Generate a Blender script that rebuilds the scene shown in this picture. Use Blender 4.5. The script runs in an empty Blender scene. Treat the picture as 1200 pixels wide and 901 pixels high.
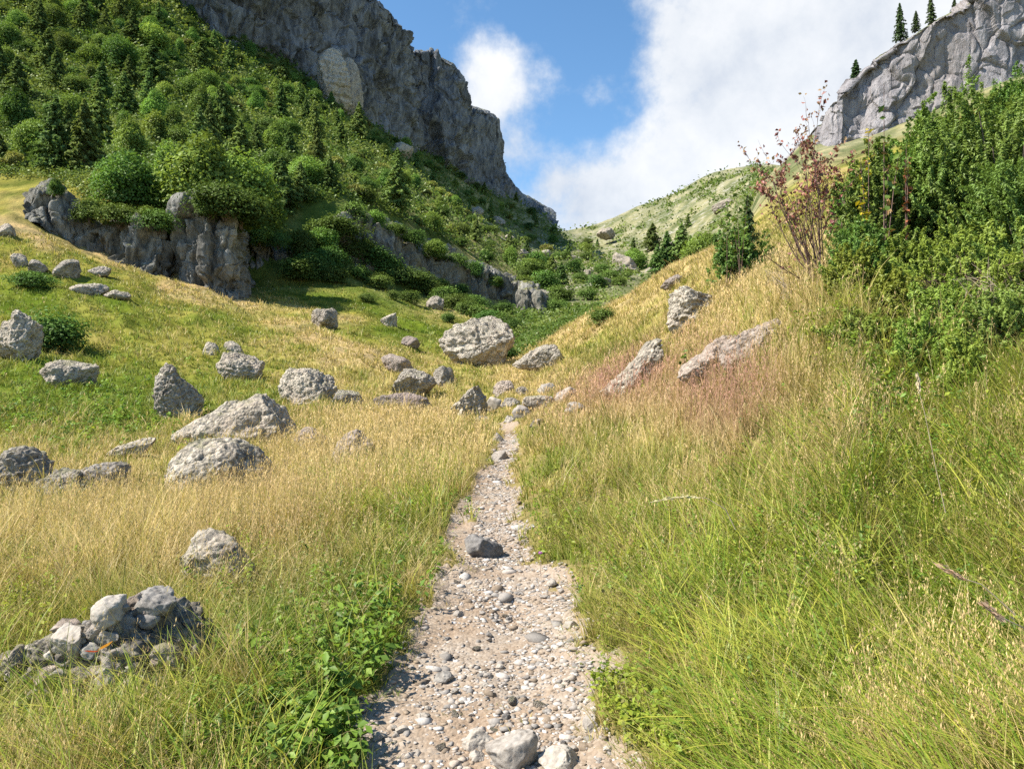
import bpy, bmesh, math, random
import numpy as np
from mathutils import Vector, Matrix, Euler

RNG = np.random.default_rng(7)
random.seed(7)
scene = bpy.context.scene
COL = scene.collection
F = 857.0          # focal length in pixels of the 1200 px wide photograph
CH = 1.6           # eye height
PI = math.pi

# ---------------------------------------------------------------- helpers
def tag(o, label=None, cat=None, group=None, kind=None):
    if label: o['label'] = label
    if cat: o['category'] = cat
    if group: o['group'] = group
    if kind: o['kind'] = kind
    return o

def empty(name, loc=(0, 0, 0), rz=0.0, s=1.0):
    o = bpy.data.objects.new(name, None); COL.objects.link(o)
    o.location = loc; o.rotation_euler = (0, 0, rz); o.scale = (s, s, s)
    o.empty_display_size = 0.3
    return o

def mesh_obj(name, V, Fc, mat=None, parent=None, col=None, smooth=False, attrs=None):
    """V (n,3); Fc list of int arrays, each (m,k)"""
    if not isinstance(Fc, (list, tuple)): Fc = [Fc]
    me = bpy.data.meshes.new(name)
    V = np.ascontiguousarray(V, dtype=np.float32)
    me.vertices.add(len(V)); me.vertices.foreach_set('co', V.ravel())
    loops = np.concatenate([f.ravel() for f in Fc]).astype(np.int32)
    sizes = np.concatenate([np.full(len(f), f.shape[1], np.int32) for f in Fc])
    starts = np.concatenate([[0], np.cumsum(sizes)[:-1]]).astype(np.int32)
    me.loops.add(len(loops)); me.loops.foreach_set('vertex_index', loops)
    me.polygons.add(len(sizes)); me.polygons.foreach_set('loop_start', starts)
    if smooth: me.polygons.foreach_set('use_smooth', np.ones(len(sizes), bool))
    me.update(calc_edges=True)
    if col is not None:
        c = np.ones((len(V), 4), np.float32); c[:, :3] = col
        a = me.color_attributes.new('Col', 'FLOAT_COLOR', 'POINT'); a.data.foreach_set('color', c.ravel())
    for k, v in (attrs or {}).items():
        a = me.attributes.new(k, 'FLOAT', 'POINT'); a.data.foreach_set('value', np.asarray(v, np.float32))
    if mat: me.materials.append(mat)
    o = bpy.data.objects.new(name, me); COL.objects.link(o)
    if parent: o.parent = parent
    return o

def copy_tree(root, children):
    c = root.copy(); COL.objects.link(c)
    for ch in children:
        d = ch.copy(); COL.objects.link(d); d.parent = c
    return c

# ---------------------------------------------------------------- noise
def _hash(ix, iy, iz, s=0):
    h = (ix.astype(np.int64) * 374761393 + iy.astype(np.int64) * 668265263 + iz.astype(np.int64) * 2147483647 + s * 974634777) & 0xffffffff
    h = ((h ^ (h >> 13)) * 1274126177) & 0xffffffff
    h = ((h ^ (h >> 15)) * 2246822519) & 0xffffffff
    return (h ^ (h >> 16)) & 0xffffffff

def vnoise(p, seed=0):
    """gradient noise, about -1..1"""
    p = np.asarray(p, float); i = np.floor(p); f = p - i; i = i.astype(np.int64)
    w = f * f * f * (f * (f * 6 - 15) + 10)
    out = np.zeros(len(p))
    for dx in (0, 1):
        wx = w[:, 0] if dx else 1 - w[:, 0]
        for dy in (0, 1):
            wy = w[:, 1] if dy else 1 - w[:, 1]
            for dz in (0, 1):
                wz = w[:, 2] if dz else 1 - w[:, 2]
                h = _hash(i[:, 0] + dx, i[:, 1] + dy, i[:, 2] + dz, seed)
                gx = (h & 1023) / 511.5 - 1; gy = ((h >> 10) & 1023) / 511.5 - 1; gz = ((h >> 20) & 1023) / 511.5 - 1
                out += wx * wy * wz * (gx * (f[:, 0] - dx) + gy * (f[:, 1] - dy) + gz * (f[:, 2] - dz))
    return out * 1.5

def fbm(p, oct=4, seed=0, ridged=False, gain=.5):
    p = np.asarray(p, float); a = 1.0; t = np.zeros(len(p)); n = 0
    for k in range(oct):
        v = vnoise(p * 2 ** k + 17.3 * k, seed + k)
        t += a * ((1 - 2 * np.abs(v)) if ridged else v); n += a; a *= gain
    return t / n * (1 if ridged else 1.5)

def worley(p, seed=0):
    p = np.asarray(p, float); i = np.floor(p).astype(np.int64)
    f1 = np.full(len(p), 9.0); f2 = np.full(len(p), 9.0); cid = np.zeros(len(p))
    for dx in (-1, 0, 1):
        for dy in (-1, 0, 1):
            for dz in (-1, 0, 1):
                c = i + np.array([dx, dy, dz]); h = _hash(c[:, 0], c[:, 1], c[:, 2], seed)
                q = c + np.stack([(h & 1023) / 1023., ((h >> 10) & 1023) / 1023., ((h >> 20) & 1023) / 1023.], 1)
                d = np.sqrt(((q - p) ** 2).sum(1))
                m = d < f1
                f2 = np.where(m, f1, np.minimum(f2, d)); cid = np.where(m, (h >> 7 & 1023) / 1023., cid); f1 = np.where(m, d, f1)
    return f1, f2, cid

def facets(p, seed=0):
    """tilted random planes, one per cell: broken rock"""
    p = np.asarray(p, float); i = np.floor(p).astype(np.int64); f1 = np.full(len(p), 9.0); f2 = np.full(len(p), 9.0); out = np.zeros(len(p))
    for dx in (-1, 0, 1):
        for dy in (-1, 0, 1):
            for dz in (-1, 0, 1):
                c = i + np.array([dx, dy, dz]); h = _hash(c[:, 0], c[:, 1], c[:, 2], seed)
                q = c + np.stack([(h & 1023) / 1023., ((h >> 10) & 1023) / 1023., ((h >> 20) & 1023) / 1023.], 1)
                e = p - q; d = np.sqrt((e ** 2).sum(1)); g = _hash(c[:, 0], c[:, 1], c[:, 2], seed + 91)
                t = e[:, 0] * ((g & 255) / 127.5 - 1) + e[:, 1] * (((g >> 8) & 255) / 127.5 - 1) + e[:, 2] * (((g >> 16) & 255) / 127.5 - 1) + ((g >> 24) & 127) / 127. - .5
                m = d < f1; f2 = np.where(m, f1, np.minimum(f2, d)); out = np.where(m, t, out); f1 = np.where(m, d, f1)
    return out, f2 - f1

def n2(x, y, s, seed=0, oct=3):
    return fbm(np.stack([np.asarray(x) / s, np.asarray(y) / s, np.full(np.shape(x), seed * 3.7)], 1), oct, seed)

def sstep(a, b, x):
    t = np.clip((np.asarray(x, float) - a) / (b - a), 0, 1); return t * t * (3 - 2 * t)

def pchip(x, Y, xq):
    """monotone cubic; Y (n,m) or (n,), xq (k,) -> (k,m)"""
    x = np.asarray(x, float); Y = np.asarray(Y, float); one = Y.ndim == 1
    if one: Y = Y[:, None]
    h = np.diff(x)[:, None]; dl = np.diff(Y, axis=0) / h
    m = np.zeros_like(Y); m[0] = dl[0]; m[-1] = dl[-1]
    w1 = 2 * h[1:] + h[:-1]; w2 = h[1:] + 2 * h[:-1]
    ok = dl[:-1] * dl[1:] > 0
    with np.errstate(all='ignore'):
        hm = (w1 + w2) / (w1 / dl[:-1] + w2 / dl[1:])
    m[1:-1] = np.where(ok, hm, 0)
    k = np.clip(np.searchsorted(x, xq) - 1, 0, len(x) - 2)
    t = ((np.clip(xq, x[0], x[-1]) - x[k]) / h[k, 0])[:, None]; hh = h[k]
    r = (2*t**3-3*t**2+1)*Y[k] + (t**3-2*t**2+t)*hh*m[k] + (-2*t**3+3*t**2)*Y[k+1] + (t**3-t**2)*hh*m[k+1]
    return r[:, 0] if one else r

# ---------------------------------------------------------------- terrain
# survey columns: bearing u (pixels of the photograph) -> distance (m) and elevation angle (as pixel row)
def flat(d, h=CH): return 450 + h * F / d
COLS = {
 -700: [(1.3,flat(1.3)),(4,793),(8,622),(12,552),(20,470),(40,360),(80,200),(150,60),(230,-60),(400,-150),(1200,-200)],
 -300: [(1.3,flat(1.3)),(4,793),(8,625),(12,560),(20,480),(40,380),(80,220),(150,80),(230,-50),(400,-150),(1200,-200)],
 0:    [(1.3,flat(1.3)),(4,793),(8,622),(11,580),(16,525),(25,462),(40,385),(60,300),(75,248),(85,222),(150,70),(230,-60),(400,-150),(1200,-200)],
 100:  [(1.3,flat(1.3)),(4,793),(8,622),(11,582),(16,532),(24,475),(36,420),(50,350),(65,305),(76,288),(80,240),(110,165),(150,90),(230,-40),(400,-140),(1200,-200)],
 200:  [(1.3,flat(1.3)),(4,793),(8,622),(11,580),(16,532),(22,495),(30,455),(40,405),(60,350),(74,328),(77,325),(81,248),(110,175),(150,120),(230,10),(400,-110),(1200,-200)],
 270:  [(1.3,flat(1.3)),(4,793),(8,620),(11,577),(16,530),(22,492),(30,455),(40,415),(60,368),(74,348),(77,345),(82,262),(110,200),(150,150),(240,60),(400,-80),(1200,-180)],
 282:  [(1.3,flat(1.3)),(4,793),(8,620),(11,577),(16,530),(22,492),(30,455),(40,417),(60,372),(76,350),(95,335),(98,285),(120,200),(150,155),(240,65),(400,-80),(1200,-180)],
 400:  [(1.3,flat(1.3)),(4,790),(8,613),(12,552),(15,528),(20,500),(28,465),(40,430),(60,388),(75,366),(95,335),(110,302),(116,240),(150,195),(220,152),(300,120),(400,100),(1200,90)],
 500:  [(1.3,flat(1.3)),(4,790),(8,611),(12,552),(16,520),(20,500),(26,478),(35,456),(45,440),(60,412),(90,370),(125,324),(131,285),(170,245),(250,212),(360,185),(600,120),(1200,80)],
 560:  [(1.3,flat(1.3)),(4,790),(8,610),(12,550),(16,517),(18,508),(22,492),(30,466),(40,446),(52,428),(75,402),(110,362),(140,340),(146,312),(200,275),(300,245),(450,218),(800,200),(1200,195)],
 600:  [(1.3,flat(1.3)),(3,905),(5,722),(8,608),(12,547),(16,510),(18,498),(22,484),(30,462),(45,438),(60,420),(75,405),(110,372),(145,352),(150,336),(200,305),(300,265),(450,240),(560,232),(800,240),(1200,240)],
 640:  [(1.3,flat(1.3)),(3,898),(5,716),(8,596),(12,532),(16,496),(22,466),(30,446),(42,424),(50,408),(60,400),(80,392),(110,375),(150,345),(200,322),(300,285),(400,266),(480,256),(650,275),(1200,272)],
 680:  [(1.3,flat(1.3)),(3,890),(5,708),(8,588),(12,520),(16,484),(22,452),(30,424),(42,390),(52,376),(62,378),(90,382),(120,362),(200,320),(300,293),(350,289),(500,298),(700,285),(1000,268),(1200,268)],
 740:  [(1.3,flat(1.3,1.58)),(3,882),(5,696),(8,572),(12,500),(16,458),(22,420),(30,388),(42,354),(52,346),(65,352),(100,358),(150,338),(210,323),(350,322),(500,292),(700,266),(1000,246),(1200,246)],
 780:  [(1.3,flat(1.3,1.55)),(3,874),(5,684),(8,558),(12,482),(16,438),(22,396),(30,360),(42,324),(52,318),(70,328),(150,345),(250,325),(350,306),(500,274),(700,250),(1000,232),(1200,232)],
 850:  [(1.3,flat(1.3,1.5)),(3,858),(5,660),(7,550),(9,478),(12,415),(16,372),(22,335),(30,305),(42,288),(60,288),(120,305),(200,300),(350,262),(500,232),(700,212),(1000,200),(1200,200)],
 900:  [(1.3,flat(1.3,1.47)),(3,848),(5,634),(7,510),(9,428),(12,360),(15,330),(25,302),(45,268),(80,235),(120,208),(200,206),(500,200),(800,194),(1200,200)],
 960:  [(1.3,flat(1.3,1.42)),(3,832),(5,600),(7,465),(9,370),(11,326),(15,305),(30,265),(60,215),(98,172),(105,150),(130,168),(300,190),(1200,200)],
 1000: [(1.3,flat(1.3,1.38)),(3,823),(5,570),(7,432),(9,345),(10.5,322),(15,295),(30,248),(60,198),(98,160),(105,98),(130,125),(300,180),(1200,200)],
 1050: [(1.3,flat(1.3,1.35)),(3,812),(4.5,640),(6,510),(8,400),(10,345),(15,285),(30,230),(60,180),(98,142),(106,58),(130,90),(300,160),(1200,190)],
 1200: [(1.3,flat(1.3,1.2)),(3,774),(4.5,590),(6,462),(8,365),(10,300),(15,240),(30,180),(60,115),(98,78),(106,-30),(130,10),(300,100),(1200,150)],
 1500: [(1.3,flat(1.3,1.0)),(3,710),(4.5,520),(6,400),(8,290),(10,230),(15,160),(30,90),(60,40),(98,10),(106,-100),(130,-60),(300,50),(1200,100)],
 1900: [(1.3,flat(1.3,0.7)),(3,630),(4.5,440),(6,330),(8,230),(10,170),(15,100),(30,40),(60,0),(98,-30),(106,-150),(130,-100),(300,0),(1200,60)],
}
UG = np.arange(-700, 1901, 4.0); LG = np.arange(math.log(1.4), math.log(1150), .0115)
DG = np.exp(LG); NU, NL = len(UG), len(LG)
_us = sorted(COLS); _rows = np.stack([pchip(np.log([a for a, b in COLS[u]]), [b for a, b in COLS[u]], LG) for u in _us])
VG = pchip(np.array(_us, float), _rows, UG)             # (NU,NL) elevation rows
# path centre line and half width in metres, by distance
_pd = np.array([1.4, 2.2, 3.05, 3.9, 5.5, 7.2, 8.6, 11, 13.5, 16, 18, 21, 30, 45]); 
_pu = np.array([515, 545, 562, 580, 588, 578, 574, 583, 592, 596, 596, 594, 585, 600])
_pw = np.array([.58, .58, .575, .58, .52, .40, .36, .31, .26, .25, .24, .24, .3, .3])
def path_mask(u, d):
    """1 in the middle of the trodden path, 0 off it"""
    x = (u - np.interp(d, _pd, _pu)) / F * d
    w = np.interp(d, _pd, _pw)
    e = n2(x * 1.0, d, .55, 5, 4) * .30 + n2(x, d, .12, 6, 3) * .09
    m = 1 - sstep(.72, 1.12, (np.abs(x) + e) / w)
    return m * (1 - sstep(17.5, 22, d))
UU, LL = np.meshgrid(UG, LG, indexing='ij'); uu = UU.ravel(); ll = LL.ravel(); dd = np.exp(ll)
X = (uu - 600) / F * dd
far = sstep(10, 40, dd)
nz = fbm(np.stack([uu / 70, ll * 9, np.zeros_like(uu)], 1), 5, 3)
vv = VG.ravel() + far * nz * 5.0
vv = vv + sstep(13, 20, dd) * (1 - sstep(70, 95, dd)) * (1 - sstep(660, 760, uu)) * fbm(np.stack([uu / 34, ll * 13, np.zeros_like(uu)], 1), 4, 8) * 6.5
Zr = CH + (450 - vv) / F * dd
near = 1 - sstep(14, 45, dd)
PM = path_mask(uu, dd)
Zr += near * (n2(X, dd, 1.1, 11, 4) * .085 * (1 - .6 * PM) + n2(X, dd, 3.5, 12, 2) * .12 * sstep(.8, 2.5, np.abs(X)))
Zr -= .07 * PM
ZG = Zr.reshape(NU, NL)
VP = 450 - (ZG - CH) / DG[None, :] * F                  # final projected rows

def bil(G, u, d):
    a = np.clip((np.asarray(u, float) - UG[0]) / 4.0, 0, NU - 1.001); b = np.clip((np.log(d) - LG[0]) / .0115, 0, NL - 1.001)
    i = a.astype(int); j = b.astype(int); fa = a - i; fb = b - j
    return (G[i, j] * (1 - fa) + G[i + 1, j] * fa) * (1 - fb) + (G[i, j + 1] * (1 - fa) + G[i + 1, j + 1] * fa) * fb

def ground(u, d):
    u = np.asarray(u, float); d = np.asarray(d, float)
    return np.stack([(u - 600) / F * d, d, bil(ZG, u, d)], -1)
def gz(x, y):
    y = max(y, 1.45); return float(bil(ZG, np.array([600 + F * x / y]), np.array([y]))[0])

def at(u, v, dmin=1.5):
    """first ground point seen along bearing (u,v): its distance"""
    i = int(np.clip(round((u - UG[0]) / 4), 0, NU - 1)); r = VP[i]; j0 = np.searchsorted(DG, dmin)
    k = np.nonzero(r[j0:] <= v)[0]
    return float(DG[j0 + k[0]]) if len(k) else float(DG[-1] * .8)

# ---------------------------------------------------------------- where which vegetation grows
def blob(u, v, cu, cv, su, sv): return np.exp(-(((u - cu) / su) ** 2 + ((v - cv) / sv) ** 2))
def band(u, v, pts, w):
    best = np.full(np.shape(u), 1e9)
    for (a, b), (c, d) in zip(pts[:-1], pts[1:]):
        t = np.clip(((u - a) * (c - a) + (v - b) * (d - b)) / ((c - a) ** 2 + (d - b) ** 2), 0, 1)
        best = np.minimum(best, np.hypot(u - a - t * (c - a), v - b - t * (d - b)))
    return np.exp(-(best / w) ** 2)
def zones(u, d):
    v = bil(VP, u, d); x = (u - 600) / F * d
    nn = n2(x, d, .9, 21, 3) * sstep(30, 8, d) + fbm(np.stack([u / 60, np.log(d) * 9, np.zeros_like(u)], 1), 3, 22) * .8
    dry = .55 + .50 * nn
    for a in ((430,560,130,60,.5),(110,640,220,50,.4),(480,480,80,25,.3),(640,440,80,40,.3),(780,360,90,45,.25),(870,330,60,50,.25),(420,420,60,25,.3),
              (100,465,170,42,-.75),(60,350,110,40,-.5),(420,350,140,22,-.5),(470,390,50,14,-.8),(250,370,80,20,-.35),(950,760,260,130,-.30),(1150,560,120,200,-.2),
              (400,780,90,120,-.7),(130,880,240,60,-.6),(500,590,45,60,-.35),(650,620,40,90,-.3),(700,415,80,22,-.3),(560,400,60,14,-.3)):
        dry = dry + a[4] * blob(u, v, *a[:4])
    dry = dry + .55 * band(u, v, [(190,340),(330,375),(445,425)], 11) + .45 * band(u, v, [(0,262),(100,292),(280,348),(420,375)], 9) + .4 * band(u, v, [(590,440),(700,368),(790,318),(850,285)], 14)
    pur = 0.0 * u
    for a in ((850,490,55,42,1.1),(725,460,55,38,.9),(820,430,90,40,.4),(650,490,50,30,.3),(950,520,150,100,.2),(330,650,90,60,.2)):
        pur = pur + a[4] * blob(u, v, *a[:4])
    return np.clip(dry, 0, 1), np.clip(pur + .15 * nn, 0, 1), v
GREEN = np.array([.165, .232, .028]); YGREEN = np.array([.375, .345, .075]); STRAW = np.array([.66, .49, .235]); PINK = np.array([.50, .285, .20])
def grass_col(dry, pur):
    d = dry[:, None]; p = pur[:, None]
    c = np.where(d < .5, GREEN + (YGREEN - GREEN) * (d / .5), YGREEN + (STRAW - YGREEN) * ((d - .5) / .5))
    return c * (1 - p) + PINK * p

# ---------------------------------------------------------------- materials
def mat_new(name):
    m = bpy.data.materials.new(name); m.use_nodes = True; nt = m.node_tree; nt.nodes.clear()
    return m, nt, nt.nodes.new('ShaderNodeOutputMaterial')
def N(nt, t, **kw):
    n = nt.nodes.new(t)
    for k, v in kw.items():
        if k in n.inputs: n.inputs[k].default_value = v
        else: setattr(n, k, v)
    return n
def L(nt, a, b): nt.links.new(a, b)
def ramp(nt, stops, src):
    r = nt.nodes.new('ShaderNodeValToRGB'); e = r.color_ramp.elements
    while len(e) < len(stops): e.new(.5)
    for k, (p, c) in enumerate(stops):
        e[k].position = p; e[k].color = (*c, 1) if len(c) == 3 else c
    L(nt, src, r.inputs[0]); return r.outputs[0]
def mixc(nt, fac, a, b, mode='MIX'):
    m = nt.nodes.new('ShaderNodeMix'); m.data_type = 'RGBA'; m.blend_type = mode
    for s, k in ((fac, 0), (a, 6), (b, 7)):
        if hasattr(s, 'is_output'): L(nt, s, m.inputs[k])
        else: m.inputs[k].default_value = s if k == 0 else (*s, 1)
    return m.outputs[2]
def mth(nt, op, a, b=0.0, clamp=False):
    m = nt.nodes.new('ShaderNodeMath'); m.operation = op; m.use_clamp = clamp
    for s, k in ((a, 0), (b, 1)):
        if hasattr(s, 'is_output'): L(nt, s, m.inputs[k])
        else: m.inputs[k].default_value = s
    return m.outputs[0]

def leaf_mat(name, color=None, trans=.35, gloss=.04, var=.25, up=.9):
    """thin leaf: diffuse + translucent; colour from the Col attribute or a fixed one, varied per object"""
    m, nt, out = mat_new(name)
    if color is None:
        a = N(nt, 'ShaderNodeAttribute', attribute_name='Col'); c = a.outputs['Color']
    else:
        a = N(nt, 'ShaderNodeAttribute', attribute_name='Col')
        c = mixc(nt, 1.0, color, a.outputs['Color'], 'MULTIPLY')
    oi = N(nt, 'ShaderNodeObjectInfo')
    hs = N(nt, 'ShaderNodeHueSaturation')
    if var:
        L(nt, mth(nt, 'ADD', mth(nt, 'MULTIPLY', oi.outputs['Random'], .05), .475), hs.inputs['Hue'])
        rv = mth(nt, 'FRACT', mth(nt, 'MULTIPLY', oi.outputs['Random'], 17.3))
        L(nt, mth(nt, 'ADD', mth(nt, 'MULTIPLY', rv, 2 * var), 1 - var), hs.inputs['Value'])
    L(nt, c, hs.inputs['Color'])
    d = N(nt, 'ShaderNodeBsdfDiffuse'); t = N(nt, 'ShaderNodeBsdfTranslucent'); g = N(nt, 'ShaderNodeBsdfGlossy', Roughness=.45)
    L(nt, hs.outputs[0], d.inputs['Color'])
    L(nt, mixc(nt, 1.0, hs.outputs[0], (1.0, 1.0, .6), 'MULTIPLY'), t.inputs['Color'])
    geo = N(nt, 'ShaderNodeNewGeometry'); va = nt.nodes.new('ShaderNodeVectorMath'); va.operation = 'ADD'; L(nt, geo.outputs['Normal'], va.inputs[0]); va.inputs[1].default_value = (0, 0, up)
    vn = nt.nodes.new('ShaderNodeVectorMath'); vn.operation = 'NORMALIZE'; L(nt, va.outputs[0], vn.inputs[0]); L(nt, vn.outputs[0], d.inputs['Normal'])
    m1 = N(nt, 'ShaderNodeMixShader', Fac=trans); L(nt, d.outputs[0], m1.inputs[1]); L(nt, t.outputs[0], m1.inputs[2])
    m2 = N(nt, 'ShaderNodeMixShader', Fac=gloss * .35); L(nt, m1.outputs[0], m2.inputs[1]); L(nt, g.outputs[0], m2.inputs[2])
    L(nt, m2.outputs[0], out.inputs[0]); return m

def rock_mat(name, scale=1.0, light=(.55, .505, .44), mid=(.335, .305, .262), dark=(.08, .072, .062), warm=(.30, .22, .17), warmth=.35, pebble=True, moss=.0, bump=.9, streak=False):
    m, nt, out = mat_new(name)
    tc = N(nt, 'ShaderNodeTexCoord'); mp = N(nt, 'ShaderNodeMapping'); L(nt, tc.outputs['Object'], mp.inputs[0])
    mp.inputs['Scale'].default_value = (scale, scale, scale * (.35 if streak else 1))
    oi = N(nt, 'ShaderNodeObjectInfo'); cx = nt.nodes.new('ShaderNodeCombineXYZ')
    for k_, f_ in enumerate((31.7, 57.3, 11.9)): L(nt, mth(nt, 'MULTIPLY', oi.outputs['Random'], f_), cx.inputs[k_])
    L(nt, cx.outputs[0], mp.inputs['Location'])
    P = mp.outputs[0]
    n1 = N(nt, 'ShaderNodeTexNoise', Scale=2.2, Detail=8.0, Roughness=.62); L(nt, P, n1.inputs['Vector'])
    n2_ = N(nt, 'ShaderNodeTexNoise', Scale=11.0, Detail=7.0, Roughness=.7); L(nt, P, n2_.inputs['Vector'])
    n3 = N(nt, 'ShaderNodeTexNoise', Scale=1.1, Detail=4.0); L(nt, P, n3.inputs['Vector'])
    vo = N(nt, 'ShaderNodeTexVoronoi', Scale=13.0); L(nt, P, vo.inputs['Vector'])
    base = ramp(nt, [(.36, dark), (.47, mid), (.60, light)], mth(nt, 'ADD', mth(nt, 'MULTIPLY', n1.outputs[0], .45), mth(nt, 'MULTIPLY', n2_.outputs[0], .55)))
    if pebble:
        pc = ramp(nt, [(0.0, (.55, .54, .53)), (.5, (1, .97, .92)), (1.0, (1.4, 1.35, 1.28))], vo.outputs['Color'])
        base = mixc(nt, .75, base, pc, 'MULTIPLY')
    base = mixc(nt, mth(nt, 'MULTIPLY', ramp(nt, [(.48, (0, 0, 0)), (.68, (1, 1, 1))], n3.outputs[0]), warmth), base, warm)
    if not streak:
        rv = mth(nt, 'FRACT', mth(nt, 'MULTIPLY', oi.outputs['Random'], 13.7))
        base = mixc(nt, 1.0, base, ramp(nt, [(0.0, (.74, .73, .74)), (.5, (.98, .96, .93)), (1.0, (1.14, 1.12, 1.08))], rv), 'MULTIPLY')
    geo = N(nt, 'ShaderNodeNewGeometry'); sx = N(nt, 'ShaderNodeSeparateXYZ'); L(nt, geo.outputs['Normal'], sx.inputs[0])
    if moss > 0:
        nm = N(nt, 'ShaderNodeTexNoise', Scale=3.0, Detail=6.0); L(nt, P, nm.inputs['Vector'])
        up = mth(nt, 'MULTIPLY', ramp(nt, [(.62, (0, 0, 0)), (.82, (1, 1, 1))], mth(nt, 'ADD', mth(nt, 'MULTIPLY', sx.outputs[2], .8), mth(nt, 'MULTIPLY', mth(nt, 'SUBTRACT', nm.outputs[0], .5), .9))), moss)
        mc = ramp(nt, [(.3, (.07, .095, .02)), (.7, (.22, .20, .06))], n2_.outputs[0])
        base = mixc(nt, up, base, mc)
    b = N(nt, 'ShaderNodeBump', Strength=bump, Distance=.085 / scale)
    hgt = mth(nt, 'ADD', n2_.outputs[0], mth(nt, 'MULTIPLY', vo.outputs['Distance'], -.8 if pebble else 0.0))
    L(nt, hgt, b.inputs['Height'])
    bs = N(nt, 'ShaderNodeBsdfPrincipled', Roughness=.92)
    bs.inputs['Specular IOR Level'].default_value = .2
    L(nt, base, bs.inputs['Base Color']); L(nt, b.outputs[0], bs.inputs['Normal']); L(nt, bs.outputs[0], out.inputs[0])
    return m

M = {}
M['grass'] = leaf_mat('grass', None, .38, .05, 0)
M['herb'] = leaf_mat('herb leaf', None, .42, .035, 0)
M['rock'] = rock_mat('conglomerate rock', 1.0, moss=.45)
M['rock_far'] = rock_mat('distant boulder', .5, moss=.3)
M['rock_pink'] = rock_mat('pinkish rock', 1.2, (.46, .40, .36), (.31, .26, .225), (.11, .095, .082), (.34, .25, .205), .6)
M['rock_pale'] = rock_mat('pale stone', 3.0, (.44, .405, .36), (.33, .295, .255), (.19, .165, .14), (.36, .29, .23), .3, pebble=False, bump=.3)
M['rock_dark'] = rock_mat('dark stone', 3.0, (.34, .32, .29), (.22, .205, .19), (.12, .11, .10), (.26, .22, .17), .4, pebble=False, bump=.4)
M['cliff'] = rock_mat('grey cliff', .05, (.285, .295, .315), (.130, .138, .152), (.038, .041, .048), (.18, .18, .18), .35, pebble=False, moss=.9, bump=.9, streak=True)
M['cliff_near'] = rock_mat('lichened wall', .16, (.34, .325, .29), (.15, .143, .125), (.042, .04, .036), (.17, .15, .10), .5, pebble=False, moss=1.0, bump=.9, streak=True)
M['cliff_right'] = rock_mat('purple grey cliff', .09, (.40, .375, .38), (.27, .25, .255), (.11, .10, .106), (.26, .22, .195), .5, pebble=False, moss=1.0, bump=.9, streak=True)

def bark_mat(name, a, b):
    m, nt, out = mat_new(name)
    tc = N(nt, 'ShaderNodeTexCoord'); n = N(nt, 'ShaderNodeTexNoise', Scale=14.0, Detail=5.0); L(nt, tc.outputs['Object'], n.inputs['Vector'])
    bs = N(nt, 'ShaderNodeBsdfPrincipled', Roughness=.9); L(nt, ramp(nt, [(.35, a), (.65, b)], n.outputs[0]), bs.inputs['Base Color'])
    L(nt, bs.outputs[0], out.inputs[0]); return m
M['bark'] = bark_mat('bark', (.06, .045, .035), (.16, .125, .10))
M['twig'] = bark_mat('reddish twig', (.09, .05, .04), (.21, .13, .10))
M['drywood'] = bark_mat('dry wood', (.30, .23, .15), (.50, .40, .28))

def ground_mat():
    m, nt, out = mat_new('hillside ground')
    tc = N(nt, 'ShaderNodeTexCoord'); P = tc.outputs['Object']
    a = N(nt, 'ShaderNodeAttribute', attribute_name='Col')
    r = N(nt, 'ShaderNodeAttribute', attribute_name='rock')
    fr = N(nt, 'ShaderNodeAttribute', attribute_name='far')
    na = N(nt, 'ShaderNodeTexNoise', Scale=7.0, Detail=7.0, Roughness=.7); L(nt, P, na.inputs['Vector'])
    nb = N(nt, 'ShaderNodeTexNoise', Scale=.35, Detail=9.0, Roughness=.68); L(nt, P, nb.inputs['Vector'])
    nc = N(nt, 'ShaderNodeTexNoise', Scale=.09, Detail=9.0, Roughness=.65); L(nt, P, nc.inputs['Vector'])
    v1 = ramp(nt, [(.25, (.5, .52, .5)), (.5, (1, 1, 1)), (.75, (1.5, 1.4, 1.3))], na.outputs[0])
    v2 = ramp(nt, [(.30, (.45, .58, .45)), (.5, (1, 1, 1)), (.68, (1.5, 1.35, 1.25))], nb.outputs[0])
    c = mixc(nt, .8, a.outputs['Color'], v1, 'MULTIPLY')
    c = mixc(nt, fr.outputs['Fac'], c, mixc(nt, 1.0, a.outputs['Color'], v2, 'MULTIPLY'))
    rc = ramp(nt, [(.3, (.15, .14, .13)), (.5, (.33, .31, .28)), (.65, (.46, .43, .39))], nb.outputs[0])
    k = ramp(nt, [(.50, (0, 0, 0)), (.60, (1, 1, 1))], mth(nt, 'ADD', mth(nt, 'MULTIPLY', r.outputs['Fac'], .55), mth(nt, 'SUBTRACT', mth(nt, 'ADD', mth(nt, 'MULTIPLY', nb.outputs[0], .5), mth(nt, 'MULTIPLY', nc.outputs[0], .5)), .22)))
    c = mixc(nt, mth(nt, 'MULTIPLY', k, mth(nt, 'GREATER_THAN', r.outputs['Fac'], .02)), c, rc)
    b = N(nt, 'ShaderNodeBump', Strength=.7, Distance=.04)
    L(nt, na.outputs[0], b.inputs['Height'])
    b2 = N(nt, 'ShaderNodeBump', Strength=.9, Distance=.9); L(nt, mth(nt, 'MULTIPLY', nb.outputs[0], fr.outputs['Fac']), b2.inputs['Height']); L(nt, b.outputs[0], b2.inputs['Normal'])
    d = N(nt, 'ShaderNodeBsdfDiffuse'); L(nt, c, d.inputs[0]); L(nt, b2.outputs[0], d.inputs['Normal']); L(nt, d.outputs[0], out.inputs[0])
    return m
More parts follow.
